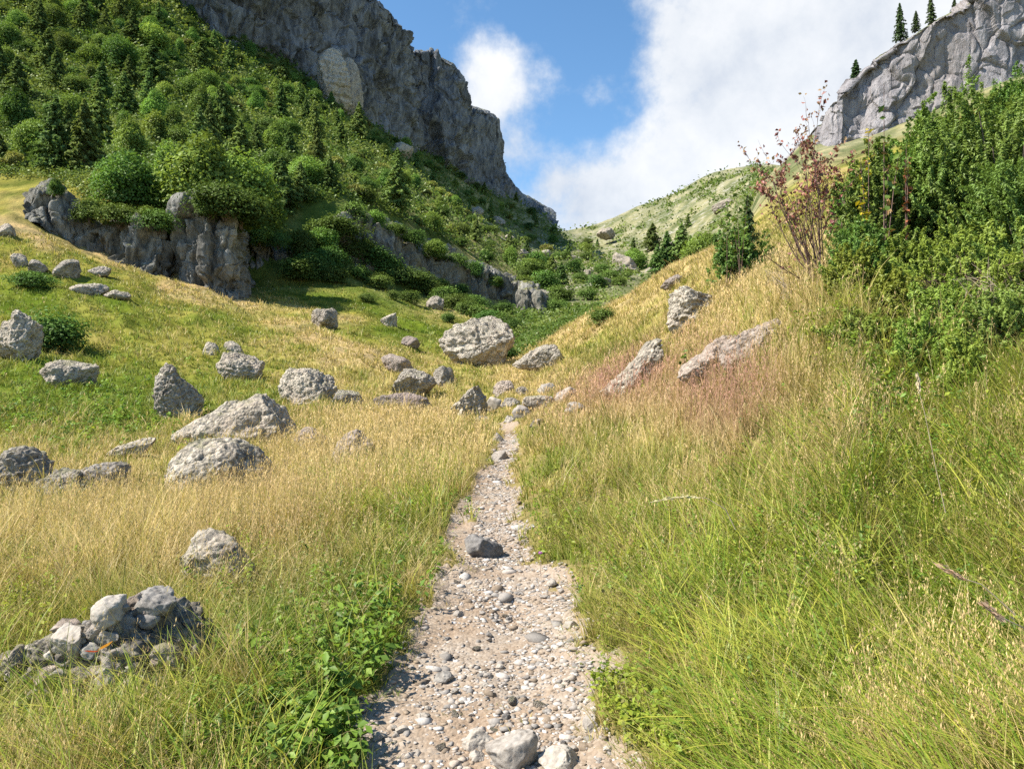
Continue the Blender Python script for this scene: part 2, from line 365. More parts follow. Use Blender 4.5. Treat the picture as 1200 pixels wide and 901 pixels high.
def path_mat():
    m, nt, out = mat_new('trodden gravel')
    tc = N(nt, 'ShaderNodeTexCoord'); P = tc.outputs['Object']
    n1 = N(nt, 'ShaderNodeTexNoise', Scale=1.6, Detail=6.0, Roughness=.6); L(nt, P, n1.inputs['Vector'])
    n2_ = N(nt, 'ShaderNodeTexNoise', Scale=38.0, Detail=6.0, Roughness=.7); L(nt, P, n2_.inputs['Vector'])
    vo = N(nt, 'ShaderNodeTexVoronoi', Scale=46.0); L(nt, P, vo.inputs['Vector'])
    soil = ramp(nt, [(.35, (.20, .138, .09)), (.65, (.37, .275, .195))], n2_.outputs[0])
    grit = ramp(nt, [(.0, (.22, .172, .13)), (.5, (.33, .27, .212)), (1., (.42, .365, .305))], vo.outputs['Color'])
    c = mixc(nt, ramp(nt, [(.38, (.15,) * 3), (.60, (.9,) * 3)], n1.outputs[0]), soil, grit)
    b = N(nt, 'ShaderNodeBump', Strength=.6, Distance=.012); L(nt, mth(nt, 'SUBTRACT', n2_.outputs[0], vo.outputs['Distance']), b.inputs['Height'])
    d = N(nt, 'ShaderNodeBsdfDiffuse'); L(nt, c, d.inputs[0]); L(nt, b.outputs[0], d.inputs['Normal']); L(nt, d.outputs[0], out.inputs[0])
    return m

# ---------------------------------------------------------------- ground mesh
def build_ground():
    V = np.stack([X, dd, ZG.ravel()], 1)
    i = np.arange(NU - 1)[:, None] * NL + np.arange(NL - 1)[None, :]
    Q = np.stack([i, i + NL, i + NL + 1, i + 1], -1).reshape(-1, 4)
    dry, pur, v = zones(uu, dd)
    c = grass_col(dry, pur * .6) * .62 * (.8 + .35 * sstep(-.4, .5, fbm(np.stack([uu / 22, ll * 30, np.zeros_like(uu)], 1), 4, 35)))[:, None]
    th = (1 - sstep(9, 30, dd))[:, None] * .8; c = c * (1 - th) + np.array([.21, .165, .075]) * th
    # scrub covered slope, screes and far pasture
    sl = sstep(78, 105, dd) * sstep(640, 560, uu)
    fq = 14 - 9 * sstep(250, 500, dd); nn = fbm(np.stack([uu / 45, ll * 14, np.zeros_like(uu)], 1), 4, 31); nn = np.where(dd > 330, fbm(np.stack([uu / 16, ll * 7, np.zeros_like(uu)], 1), 5, 32), nn)
    scrub = np.array([.085, .120, .026]) + (np.array([.17, .19, .055]) - np.array([.085, .120, .026])) * sstep(-.25, .5, nn)[:, None]
    scrub2 = np.array([.085, .105, .030]) + (np.array([.34, .30, .13]) - np.array([.085, .105, .030])) * sstep(-.35, .35, nn)[:, None]
    sc = scrub + (scrub2 - scrub) * sstep(380, 560, uu)[:, None]
    c = c * (1 - sl[:, None]) + sc * sl[:, None]
    mid = sstep(60, 95, dd) * (1 - sstep(640, 560, uu))
    pas = np.array([.12, .135, .062]) + (np.array([.26, .245, .14]) - np.array([.12, .135, .062])) * sstep(-.3, .4, nn)[:, None]
    c = c * (1 - mid[:, None]) + pas * mid[:, None]
    rock = .24 * sstep(100, 200, dd) * sstep(420, 620, uu) * (1 - .4 * sstep(250, 500, dd)) + .12 * sstep(90, 140, dd) * sstep(250, 500, uu) + .11 * sstep(330, 480, dd) * sstep(600, 640, uu)
    rock = rock * (1 - .8 * sstep(880, 960, uu))
    o = mesh_obj('ground', V, Q, ground_mat(), col=c, smooth=True, attrs={'rock': rock, 'far': sstep(25, 70, dd)})
    tag(o, kind='structure')
build_ground()

def path_relief(x, d, pm):
    return .016 + (n2(x, d, .09, 41, 3) * .010 + n2(x, d, .32, 42, 2) * .016) * sstep(.3, .8, pm)
def build_path():
    ds = np.exp(np.arange(math.log(1.5), math.log(21.5), .006)); ns = 61
    V = []; s = np.linspace(-1.25, 1.25, ns)
    uc = np.interp(ds, _pd, _pu); w = np.interp(ds, _pd, _pw)
    xx = (uc[:, None] - 600) / F * ds[:, None] + s[None, :] * w[:, None]; yy = np.repeat(ds[:, None], ns, 1)
    u = (600 + F * xx / yy).ravel(); d = yy.ravel()
    pm = path_mask(u, d); z = bil(ZG, u, d)
    x = xx.ravel()
    z = z + path_relief(x, d, pm) - .05 * (1 - sstep(.05, .4, pm))
    V = np.stack([x, d, z], 1)
    i = np.arange(len(ds) - 1)[:, None] * ns + np.arange(ns - 1)[None, :]
    Q = np.stack([i, i + 1, i + ns + 1, i + ns], -1).reshape(-1, 4)
    tag(mesh_obj('path', V, Q, path_mat(), smooth=True), kind='structure')
build_path()

# ---------------------------------------------------------------- rocks
_ico = {}
def ico(sub):
    if sub not in _ico:
        bm = bmesh.new(); bmesh.ops.create_icosphere(bm, subdivisions=sub, radius=1.0)
        V = np.array([v.co[:] for v in bm.verts]); T = np.array([[v.index for v in f.verts] for f in bm.faces]); bm.free()
        _ico[sub] = (V, T)
    return _ico[sub]

def rock_shape(w, dp, h, seed, sub=5, cuts=13, rough=.06, pebble=.0, cell=.12, ledge=0.0, cutdepth=(.48, .86), wedge=0.0, peak=None):
    V, T = ico(sub); r = np.random.default_rng(seed); p = V.copy()
    for k in range(cuts):
        n = r.normal(size=3); n[2] *= .8; n /= np.linalg.norm(n); o = r.uniform(*cutdepth)
        dn = p @ n; p = p - np.where(dn > o, (dn - o) * .92, 0)[:, None] * n
    p += V * (fbm(p * 1.3 + seed, 3, seed) * .10)[:, None]
    mn, mx = p.min(0), p.max(0); p = (p - (mn + mx) / 2) / (mx - mn)
    if peak is not None:
        p[:, 2] = -.5 + (p[:, 2] + .5) * (1 - .42 * np.clip(np.abs(p[:, 0] - peak) * 1.6, 0, 1))
    if wedge:      # top falling away to one side
        p[:, 2] = -.5 + (p[:, 2] + .5) * (1 - abs(wedge) * np.clip(.5 - np.sign(wedge) * p[:, 0], 0, 1) ** .8)
    p = p * np.array([w, dp, h]); s = (w + dp + h) / 3
    nrm = V / np.array([w, dp, h]); nrm /= np.linalg.norm(nrm, axis=1)[:, None]
    dsp = fbm(p / s * 4 + seed, 5, seed + 1, gain=.6) * rough * .42 * s + fbm(p / s * 9 + seed, 4, seed + 2, ridged=True) * rough * .30 * s
    pw = p / s * 15 + seed; f1, f2, cid = worley(pw, seed + 12); dsp += (.45 - f1) * .020 * s * (.4 + cid)
    fa, ea = facets(p / s * 3.2 + seed, seed + 7); dsp += fa * .026 * s - .014 * s * np.exp(-(ea / .06) ** 2)
    fa, ea = facets(p / s * 8 + seed, seed + 8); dsp += fa * .014 * s
    if ledge:
        zz = p[:, 2] / s + fbm(p / s * 2.0 + seed, 2, seed + 5) * .12
        dsp += (np.abs((zz * 7 + p[:, 0] / s * 1.4) % 1 - .5) - .25) * ledge * s
    if pebble:
        f1, f2, cid = worley(p / cell * np.array([1, 1, 1.25]) + seed, seed + 3)
        dsp += (np.sqrt(np.clip(1 - (f1 / .75) ** 2, 0, 1)) - .55) * pebble * .55 * (.35 + 1.1 * cid)
        f1, f2, cid = worley(p / (cell * .45) + seed, seed + 4)
        dsp -= np.exp(-(f1 / .34) ** 2) * pebble * .62
    return p + nrm * dsp[:, None], T

ROCKS = []       # (x, y, rx, ry) footprints, so the grass keeps off
def boulder(bb, name, label, cat='rock', mat='rock', group=None, seed=0, sub=5, bury=.25, depth=.8, tilt=0.0, rz=0.0, dist=None, dv=0, **kw):
    u0, v0, u1, v1 = bb; uc = (u0 + u1) / 2
    d = dist or at(uc, v1 + dv); w = (u1 - u0) / F * d; h = (v1 - v0) / F * d
    H = h * (1 + bury) / max(.55, math.cos(tilt)) ; dp = w * depth
    d2 = d + dp * .32
    V, T = rock_shape(w, dp, H, seed, sub, **kw)
    if tilt:
        c, s = math.cos(tilt), math.sin(tilt)
        V = np.stack([V[:, 0] * c + V[:, 2] * s, V[:, 1], -V[:, 0] * s + V[:, 2] * c], 1)
        V[:, 0] *= w / (V[:, 0].max() - V[:, 0].min()); V[:, 2] *= h * (1 + bury) / (V[:, 2].max() - V[:, 2].min())
    o = mesh_obj(name, V, T, M[mat], smooth=True)
    ztop = CH + (450 - v0) / F * d2
    o.location = ((uc - 600) / F * d2, d2, ztop - V[:, 2].max())
    tag(o, label, cat, group)
    ROCKS.append((o.location.x, o.location.y, w * .46, dp * .42))
    return o
PB = dict(pebble=.05, cell=.13)
def build_boulders():
    b = boulder
    b((-6,362,46,424),'boulder','lumpy grey boulder beside a dark juniper at the left edge',seed=11,sub=6,rough=.09,pebble=.12,cell=.3)
    b((54,421,116,454),'boulder','low broad rock lying in the shade under the juniper',seed=12,depth=1.,rough=.08,pebble=.1,cell=.3)
    b((180,424,240,490),'boulder','upright pitted egg shaped boulder standing in the green hollow',seed=13,sub=6,cuts=6,pebble=.11,cell=.22,tilt=-.15,rough=.05)
    b((254,411,307,446),'boulder','rounded grey boulder below two small stones on the left meadow',seed=14,sub=6,pebble=.08,cell=.25,ledge=.06)
    b((236,400,260,417),'boulder','small grey stone left of a darker stone above a rounded boulder',seed=15)
    b((263,399,287,415),'boulder','small dark jagged stone just above a rounded boulder',seed=16,mat='rock',rough=.1)
    b((202,460,356,530),'rock_slab','long pale whale backed rock slab rising to the right through dry grass',seed=17,sub=6,cuts=9,wedge=.42,rough=.05,pebble=.05,cell=.14,depth=.55,bury=.6,dv=-8)
    b((328,430,394,474),'boulder','dark craggy pointed rock at the upper end of the long pale slab',seed=18,sub=6,rough=.13,pebble=.07,cell=.15)
    b((385,456,426,476),'boulder','low rounded stone right of the craggy pointed rock',seed=19)
    b((194,511,320,584),'boulder','big rounded pitted boulder in front of the long pale slab',seed=20,sub=6,cuts=7,cutdepth=(.7,.95),rough=.035,pebble=.035,cell=.075,tilt=.12,bury=.4)
    b((-14,521,62,580),'boulder','angular layered boulder cut by the left edge of the meadow',seed=21,sub=6,ledge=.08,rough=.07,pebble=.03,cell=.1)
    b((36,548,118,586),'boulder','low crumbly rock in front of a flat dark one at left',seed=22,sub=6,rough=.09,pebble=.05,cell=.11)
    b((92,539,154,574),'boulder','flat topped dark rock behind the low crumbly one at left',seed=23,ledge=.07,rough=.08)
    b((128,512,182,538),'rock_slab','thin pale slab slanting up to the right behind the low rocks at left',seed=24,wedge=.6,depth=.6,rough=.05)
    b((388,502,442,545),'boulder','pinkish rock half hidden in the tall straw grass',mat='rock_pink',seed=25,bury=.5)
    b((344,499,387,528),'boulder','small pinkish rock sunk in dry grass right of the long slab',mat='rock_pink',seed=26,bury=.5)
    b((214,620,300,700),'boulder','grey rock overgrown with grass behind the near rock heap',seed=27,sub=6,rough=.06,pebble=.02,cell=.06,bury=.4,wedge=-.4)
    g='small rocks on the upper left hillside'
    for k,(bb,l) in enumerate([((12,296,34,313),'dark small rock, leftmost of a row on the upper left hillside'),((34,304,58,321),'dark rounded rock, second from left in the hillside row'),
        ((58,302,94,327),'pale pointed rock at the right end of the hillside row'),((104,311,129,324),'single flat pinkish rock on the dry hillside below the rock wall'),
        ((84,331,126,346),'long low ledge of rock in the straw coloured strip of the hillside'),((122,339,152,351),'low pale rock at the right end of the hillside ledge'),
        ((-4,261,16,279),'dark rock at the left edge high on the hillside')]):
        b(bb,'rock',l,seed=30+k,group=g,mat='rock_far',sub=4,rough=.08)
    b((364,360,399,384),'boulder','slanted pale boulder on the green slope left of the shrubs',mat='rock_far',seed=40,tilt=.3)
    b((446,366,465,383),'boulder','small blue grey boulder alone on the green slope',mat='rock_far',seed=41)
    b((499,346,521,363),'boulder','pale boulder among the low shrubs of the middle slope',mat='rock_far',seed=42,tilt=.3)
    b((470,393,492,407),'boulder','small reddish rock at a bare bank on the green slope',mat='rock_pink',seed=43)
    b((514,369,604,432),'boulder','huge block shaped boulder with flat top in the middle of the valley',seed=44,sub=6,cuts=11,cutdepth=(.5,.8),rough=.045,pebble=.2,cell=.45,tilt=.12,bury=.15,dv=-2)
    b((459,431,512,464),'boulder','dark brown faceted boulder left of the path beyond the crest',seed=45,sub=6,mat='rock',rough=.06,pebble=.06,cell=.2)
    b((507,428,533,454),'boulder','small square boulder right of the dark faceted boulder',seed=46,rough=.05)
    b((448,414,486,440),'rock_slab','low slanting slab in straw grass left of the valley boulders',mat='rock_pink',seed=47,wedge=-.5)
    b((438,459,508,484),'rock_slab','flat pinkish white slab behind the tall straw grass',mat='rock_pink',seed=48,tilt=.05,depth=.7)
    b((529,451,571,492),'boulder','pitted upright rock standing left of the path at the crest',seed=49,sub=6,rough=.1,pebble=.06,cell=.14)
    b((599,403,666,436),'rock_slab','grey slab with slanted top rising right out of golden grass',seed=50,sub=6,wedge=.75,depth=.6,rough=.04,pebble=.05,cell=.2,bury=.5)
    b((577,445,604,463),'boulder','small pale pointed rock in dry grass right of the crest',mat='rock_pink',seed=51)
    b((779,335,845,382),'boulder','dark based boulder perched on the right hand slope',seed=52,sub=6,ledge=.06,rough=.07,pebble=.08,cell=.2)
    b((704,396,774,456),'boulder','steep pale boulder with slanted top half hidden in pinkish grass',seed=53,sub=6,wedge=.65,rough=.05,pebble=.05,cell=.15,bury=.6)
    b((790,390,880,446),'boulder','pinkish crumbly rock under pinkish grass on the right bank',mat='rock_pink',seed=54,sub=6,rough=.07,pebble=.04,cell=.1,wedge=.5,bury=.7)
    b((842,372,922,418),'boulder','weathered rock ledge partly under dead grass on the right bank',mat='rock_pink',seed=55,sub=6,rough=.07,pebble=.04,cell=.1,wedge=.4,bury=.8)
    b((774,321,801,340),'boulder','small pale slab on the ridge above the perched boulder',mat='rock_pink',seed=56,wedge=.5,depth=.6)
    g='stones at the crest of the path'
    for k,(bb,l,m) in enumerate([((568,464,588,480),'pale stone at left of the path crest','rock_pale'),((586,465,612,477),'flat grey stone lying across the path crest','rock'),
        ((600,474,622,490),'low yellowish stone just below the path crest','rock_pale'),((612,462,652,480),'long low stone right of the path crest in dry grass','rock'),
        ((590,486,606,497),'small squarish stone in the middle of the path crest','rock'),((620,490,640,502),'pale low stone right of the path just below the crest','rock_pink'),((556,486,572,498),'round stone left of the path just below the crest','rock'),((604,452,622,464),'small grey stone behind the path crest','rock'),((630,448,656,461),'flat stone in golden grass above the path crest','rock_pale'),((662,470,690,484),'pale low stone farthest down on the right of the crest','rock_pale'),((648,452,684,472),'pale ledge stone farthest right along the path crest','rock_pink'),((536,478,548,492),'small stone at the foot of the pitted crest rock','rock_pale'),
        ((576,506,592,519),'white stone on the narrow path below the crest','rock_pale'),((574,527,596,540),'flat pale stone lower on the narrow path','rock_pale')]):
        b(bb,'stone',l,'stone',m,g,seed=60+k,sub=4,rough=.06)
    g='rocks scattered on the far valley slope'
    far_=[(648,319),(657,334),(667,345),(662,352),(705,336),(620,348),(634,352),(690,322),(640,300),(612,300),(596,282),(672,305),(724,318),(585,262),(558,252),(470,182)]
    for k,(u,v) in enumerate(far_):
        s=[9,7,10,8,11,12,13,6,7,8,7,6,6,8,9,14][k]
        b((u-s,v-s*1.1,u+s,v),'rock','pale rock lying on the scrubby far slope of the valley','rock','rock_far',g,seed=70+k,sub=4,rough=.09)
build_boulders()

# foreground rock heap
def build_heap():
    o = boulder((-30,698,266,835),'rock_heap','crumbling grey rock heap with dead stems at the lower left corner',cat='rock',seed=101,sub=7,cuts=6,rough=.12,pebble=.07,cell=.10,bury=.3,depth=.62,peak=.16)
    dist = at(123, 815)
    A0=np.array([v.co[:] for v in o.data.vertices])+np.array(o.location); Au=600+F*A0[:,0]/A0[:,1]; Av=450-F*(A0[:,2]-CH)/A0[:,1]
    def st(bb, lab, mat, seed, dd_, **k):
        u0,v0,u1,v1 = bb; um,vm=(u0+u1)/2,(v0+v1)/2; e=np.hypot(Au-um,Av-vm); j=np.nonzero(e<e.min()+6)[0]; dd_=float(A0[j,1].min())
        if e.min()>8: vm=float(Av[e.argmin()]); v0,v1=vm-(v1-v0)/2,vm+(v1-v0)/2
        u=(u0+u1)/2; w=(u1-u0)/F*dd_; h=(v1-v0)/F*dd_
        k.setdefault('cuts',16); k['cutdepth']=(.36,.78); V,T = rock_shape(w, w*.8, h*1.1, seed, 5, **k)
        s = mesh_obj('stone', V, T, M[mat], smooth=True)
        s.location = ((u-600)/F*dd_, dd_+w*.12, CH+(450-(v0+v1)/2)/F*dd_-h*.22); s.rotation_euler=(0,0,seed)
        tag(s, lab, 'stone', 'stones on the near rock heap')
    d0 = dist + .12
    st((104,693,150,728),'largest pale smooth stone on top of the near rock heap','rock_pale',111,d0+.18,cuts=7)
    st((150,688,206,716),'mossy brown topped stone at the peak of the near rock heap','rock_dark',112,d0+.26,cuts=6,rough=.1)
    st((58,728,100,764),'rounded pale stone at the left shoulder of the near rock heap','rock_pale',113,d0+.05)
    st((100,728,124,748),'small pale stone below the largest one on the near heap','rock_pale',114,d0+.02)
    st((115,735,142,752),'small white stone in the middle of the near rock heap','rock_pale',119,d0)
    st((172,750,214,778),'flat grey stone low on the right of the near rock heap','rock',115,d0-.02)
    st((110,778,136,802),'small white stone at the foot of the near rock heap','rock_pale',116,d0-.12)
    st((178,788,196,806),'bluish pebble at the foot of the near rock heap','rock_pale',117,d0-.12)
    st((8,752,34,778),'jagged stone at the far left of the near rock heap','rock',118,d0+.02,rough=.1)
    rr = np.random.default_rng(44); vz=[v.co for v in o.data.vertices]; A=np.array([v.co[:] for v in o.data.vertices])+np.array(o.location); Nn=np.array([v.normal[:] for v in o.data.vertices])
    fr = np.nonzero((Nn[:,1]<.1)&(Nn[:,2]>-.1)&(A[:,2]>np.percentile(A[:,2],35)))[0]; mats=['rock_pale','rock','rock_dark','rock_pink']
    for k in range(80):
        a=A[rr.choice(fr)]; sz=min(.17,float(np.exp(rr.normal(math.log(.075),.45)))); V,T=rock_shape(sz,sz*.8,sz*.62,700+k%9,4,cuts=10,rough=.05)
        s=mesh_obj('stone',V,T,M[mats[int(rr.choice(4,p=[.3,.35,.2,.15]))]],smooth=True); s.location=a; s.rotation_euler=(rr.uniform(-.5,.5),rr.uniform(-.5,.5),rr.uniform(0,6.28))
        tag(s,'small grey or brownish stone wedged among others in the near rock heap','stone','small stones wedged in the near rock heap')
    # red and orange leaf lying on it
    em=np.hypot(Au-118,Av-757); dl = float(A0[em<14,1].min())-.10; c = Vector(((118-600)/F*dl, dl, CH+(450-757)/F*dl))
    for k,(dx,dz,col,lab) in enumerate([(-.035,-.012,(.55,.10,.05),'red fallen leaf lying on the near rock heap'),(.03,.012,(.58,.25,.05),'orange fallen leaf beside the red one on the near rock heap')]):
        V=np.array([[-.05,0,-.012],[-.015,-.018,.014],[.03,-.016,.02],[.055,0,.012],[.02,.012,-.016],[-.02,.01,-.022],[0,-.012,.0]])
        T=np.array([[6,0,1],[6,1,2],[6,2,3],[6,3,4],[6,4,5],[6,5,0]])
        o=mesh_obj('fallen_leaf',V,T,M['herb'],col=np.array(col)); o.location=c+Vector((dx,-.02,dz)); o.rotation_euler=(.3,.2-.5*k,.4*k); o.scale=(.72,.72,.72)
        tag(o,lab,'leaf')
build_heap()

# loose stones on the path
def build_path_stones():
    big = [((568,857,630,908),'largest rounded grey stone in the middle of the path at the bottom','rock_pale',201),
           ((540,851,582,882),'tan stone behind the largest stone at the bottom of the path','rock_pale',202),
           ((631,875,680,908),'whitish angular stone right of the largest path stone','rock_pale',203),
           ((544,624,591,657),'dark brown wedge shaped stone lying alone on the path','rock_dark',204),
           ((549,877,572,893),'small tan stone left of the largest path stone','rock_pale',205),
           ((495,868,515,880),'flat grey stone at the left of the lower path','rock',206),
           ((683,836,706,856),'pale stone at the right margin of the lower path','rock_pale',207),
           ((508,786,532,802),'brown grey stone left of the middle of the path','rock_dark',208)]
    for bb,l,m,s in big:
        boulder(bb,'path_stone',l,'stone',m,'larger stones on the path',seed=s,sub=5,bury=.3,depth=.85,rough=.035,cuts=8)
    protos=[]
    for k in range(6):
        V,T=rock_shape(1,.8,.62,300+k,4,cuts=9,rough=.04)
        o=mesh_obj('small_path_stone',V,T,M['rock_pale' if k<4 else ('rock' if k==4 else 'rock_dark')],smooth=True); protos.append(o)
    r=np.random.default_rng(5); n=0
    while n<110:
        v=r.uniform(560,900)**1; u=r.uniform(420,740); d=at(u,v)
        if path_mask(np.array([u]),np.array([d]))[0]<.45: continue
        s=float(np.exp(r.normal(math.log(.038),.4)))
        k=n%6; o=protos[k] if n<6 else protos[k].copy()
        if n>=6: COL.objects.link(o)
        g=ground([u],[d])[0]; o.location=(g[0],g[1],g[2]+s*.16+.014); o.scale=(s,s,s*r.uniform(.7,1)); o.rotation_euler=(r.uniform(-.25,.25),r.uniform(-.25,.25),r.uniform(0,6.28))
        tag(o,['small pale grey stone lying loose on the gravel path','small dark stone lying loose on the gravel path'][k>4],'stone','small loose stones on the path'); n+=1
build_path_stones()

def build_gravel():
    V0,T0=ico(1); r=np.random.default_rng(9); n=10500
    l=r.uniform(math.log(2.3),math.log(17),n*3); d=np.exp(l); x=np.interp(d,_pd,_pu); w=np.interp(d,_pd,_pw)
    u=x+r.uniform(-1.15,1.15,n*3)*w/d*F
    pm=path_mask(u,d); patch=sstep(-.35,.3,n2((u-600)/F*d,d,.45,51,3)+.25)
    side=(u-x)/F*d/w; keep=(r.random(n*3)<pm*(.10+.90*patch)*(1-.75*sstep(.25,.85,-side+.3*n2((u-600)/F*d,d,.5,52,2)))); u=u[keep][:n]; d=d[keep][:n]; n=len(u)
    s=np.exp(r.normal(math.log(.0085),.5,n))*(1+.05*d); g=ground(u,d)
    sc=np.stack([r.uniform(.7,1.3,n),r.uniform(.7,1.3,n),r.uniform(.28,.6,n)],1)*s[:,None]
    a=r.uniform(0,6.28,n); 
    jit=1+.26*r.normal(size=(n,len(V0),1))
    P=V0[None]*jit*sc[:,None]
    x_=P[...,0]*np.cos(a)[:,None]-P[...,1]*np.sin(a)[:,None]; y_=P[...,0]*np.sin(a)[:,None]+P[...,1]*np.cos(a)[:,None]
    P=np.stack([x_,y_,P[...,2]],-1)+g[:,None]; P[...,2]+=path_relief((u-600)/F*d,d,path_mask(u,d))[:,None]
    T=(T0[None]+np.arange(n)[:,None,None]*len(V0)).reshape(-1,3)
    base=np.array([[.42,.37,.325],[.36,.30,.245],[.27,.245,.22],[.50,.46,.42],[.27,.21,.155]])[r.integers(0,5,n)]*r.uniform(.8,1.15,(n,1))
    m,nt,out=mat_new('gravel'); at_=N(nt,'ShaderNodeAttribute',attribute_name='Col'); df=N(nt,'ShaderNodeBsdfDiffuse'); 
    tc=N(nt,'ShaderNodeTexCoord'); nn=N(nt,'ShaderNodeTexNoise',Scale=120.0,Detail=4.0); L(nt,tc.outputs['Object'],nn.inputs['Vector'])
    L(nt,mixc(nt,.6,at_.outputs['Color'],ramp(nt,[(.3,(.6,.6,.6)),(.7,(1.3,1.3,1.3))],nn.outputs[0]),'MULTIPLY'),df.inputs[0]); L(nt,df.outputs[0],out.inputs[0])
    o=mesh_obj('path_gravel',P.reshape(-1,3),T,m,col=np.repeat(base,len(V0),0),smooth=False)
    tag(o,'pale gravel and grit strewn along the trodden path','gravel',kind='stuff')
build_gravel()

# ---------------------------------------------------------------- cliffs
def cliff(name, st, nS, nT, mat, amp=1.0, cell=6.0, seed=0, cap=.12, capslope=.35, skirt=9.0, dip=.0, ledges=.5, vs=(.42,1.3,3.8), crack=.75, label=None):
    """lofted rock wall: st = (u, distance, row of the foot, row of the rim [, rim distance]); its top runs back as a plateau"""
    st=[(s+(s[1]*1.02,))[:5] if len(s)==4 else s for s in st]; st=np.array(st,float); st[:,2]+=skirt
    B=np.stack([(st[:,0]-600)/F*st[:,1],st[:,1],CH+(450-st[:,2])/F*st[:,1]],1)
    Tp=np.stack([(st[:,0]-600)/F*st[:,4],st[:,4],CH+(450-st[:,3])/F*st[:,4]],1)
    s=np.concatenate([[0],np.cumsum(np.linalg.norm(np.diff(st[:,[0,3]],axis=0),axis=1)+.3*np.abs(np.diff(st[:,1])))]); q=np.linspace(0,s[-1],nS)
    lin=lambda A: np.stack([np.interp(q,s,A[:,k]) for k in range(3)],1)
    B=lin(B); Tp=lin(Tp); ddm=Tp[:,1].mean()
    t=np.linspace(0,1,nT); nc=max(6,nT//4); tc_=np.linspace(0,1,nc+1)[1:]
    face=B[None]*(1-t[:,None,None])+Tp[None]*t[:,None,None]
    away=Tp.copy(); away[:,2]=0; away/=np.linalg.norm(away,axis=1)[:,None]
    capv=Tp[None]+tc_[:,None,None]*cap*ddm*(away[None]+np.array([0,0,capslope])*np.ones_like(away)[None])
    P=np.concatenate([face,capv],0); n_r=len(P)
    du=np.gradient(P,axis=1); dt=np.gradient(P,axis=0); nr=np.cross(du,dt); nr/=np.linalg.norm(nr,axis=2)[...,None]+1e-9
    fl=P.reshape(-1,3); nn=nr.reshape(-1,3)
    p=fl/cell
    a=fbm(p*np.array([1,1,.35]),5,seed,ridged=True,gain=.55)
    bb=fbm(p*.45,3,seed+3); c=fbm(p*3.1*np.array([1,1,.7]),4,seed+4)
    wp=p+np.stack([fbm(p*1.3,3,seed+20),fbm(p*1.3,3,seed+21),fbm(p*1.3,3,seed+22)],1)*.22
    fa,ea=facets(wp*np.array([.75,.75,vs[0]]),seed+5); fb,eb=facets(wp*np.array([2.1,2.1,vs[1]]),seed+6); fc,ec=facets(wp*np.array([5.5,5.5,vs[2]]),seed+7)
    fd,ed=facets(wp*np.array([1.1,1.1,.16]),seed+8)
    strata=((fl[:,2]/cell*1.5+dip*fl[:,1]/cell+bb*.7)%1)**1.5-.4
    w=np.concatenate([np.ones(nT),np.linspace(1,.35,nc)]); W=np.repeat(w[:,None],nS,1).ravel()
    dsp=amp*W*(bb*.9-a*.30+fa*.85+fb*.36+fc*.15+c*.12+strata*ledges-crack*np.exp(-(ed/.10)**2)-.22*np.exp(-(eb/.08)**2))
    V=fl+nn*dsp[:,None]
    V[:,2]+=amp*.35*fbm(p*1.7,3,seed+9)*np.concatenate([np.linspace(0,1,nT),np.ones(nc)]).repeat(nS)
    i=np.arange(n_r-1)[:,None]*nS+np.arange(nS-1)[None]
    Q=np.stack([i,i+1,i+nS+1,i+nS],-1).reshape(-1,4)
    o=mesh_obj(name,V,Q,M[mat],smooth=False); tag(o,label,kind='structure'); return o
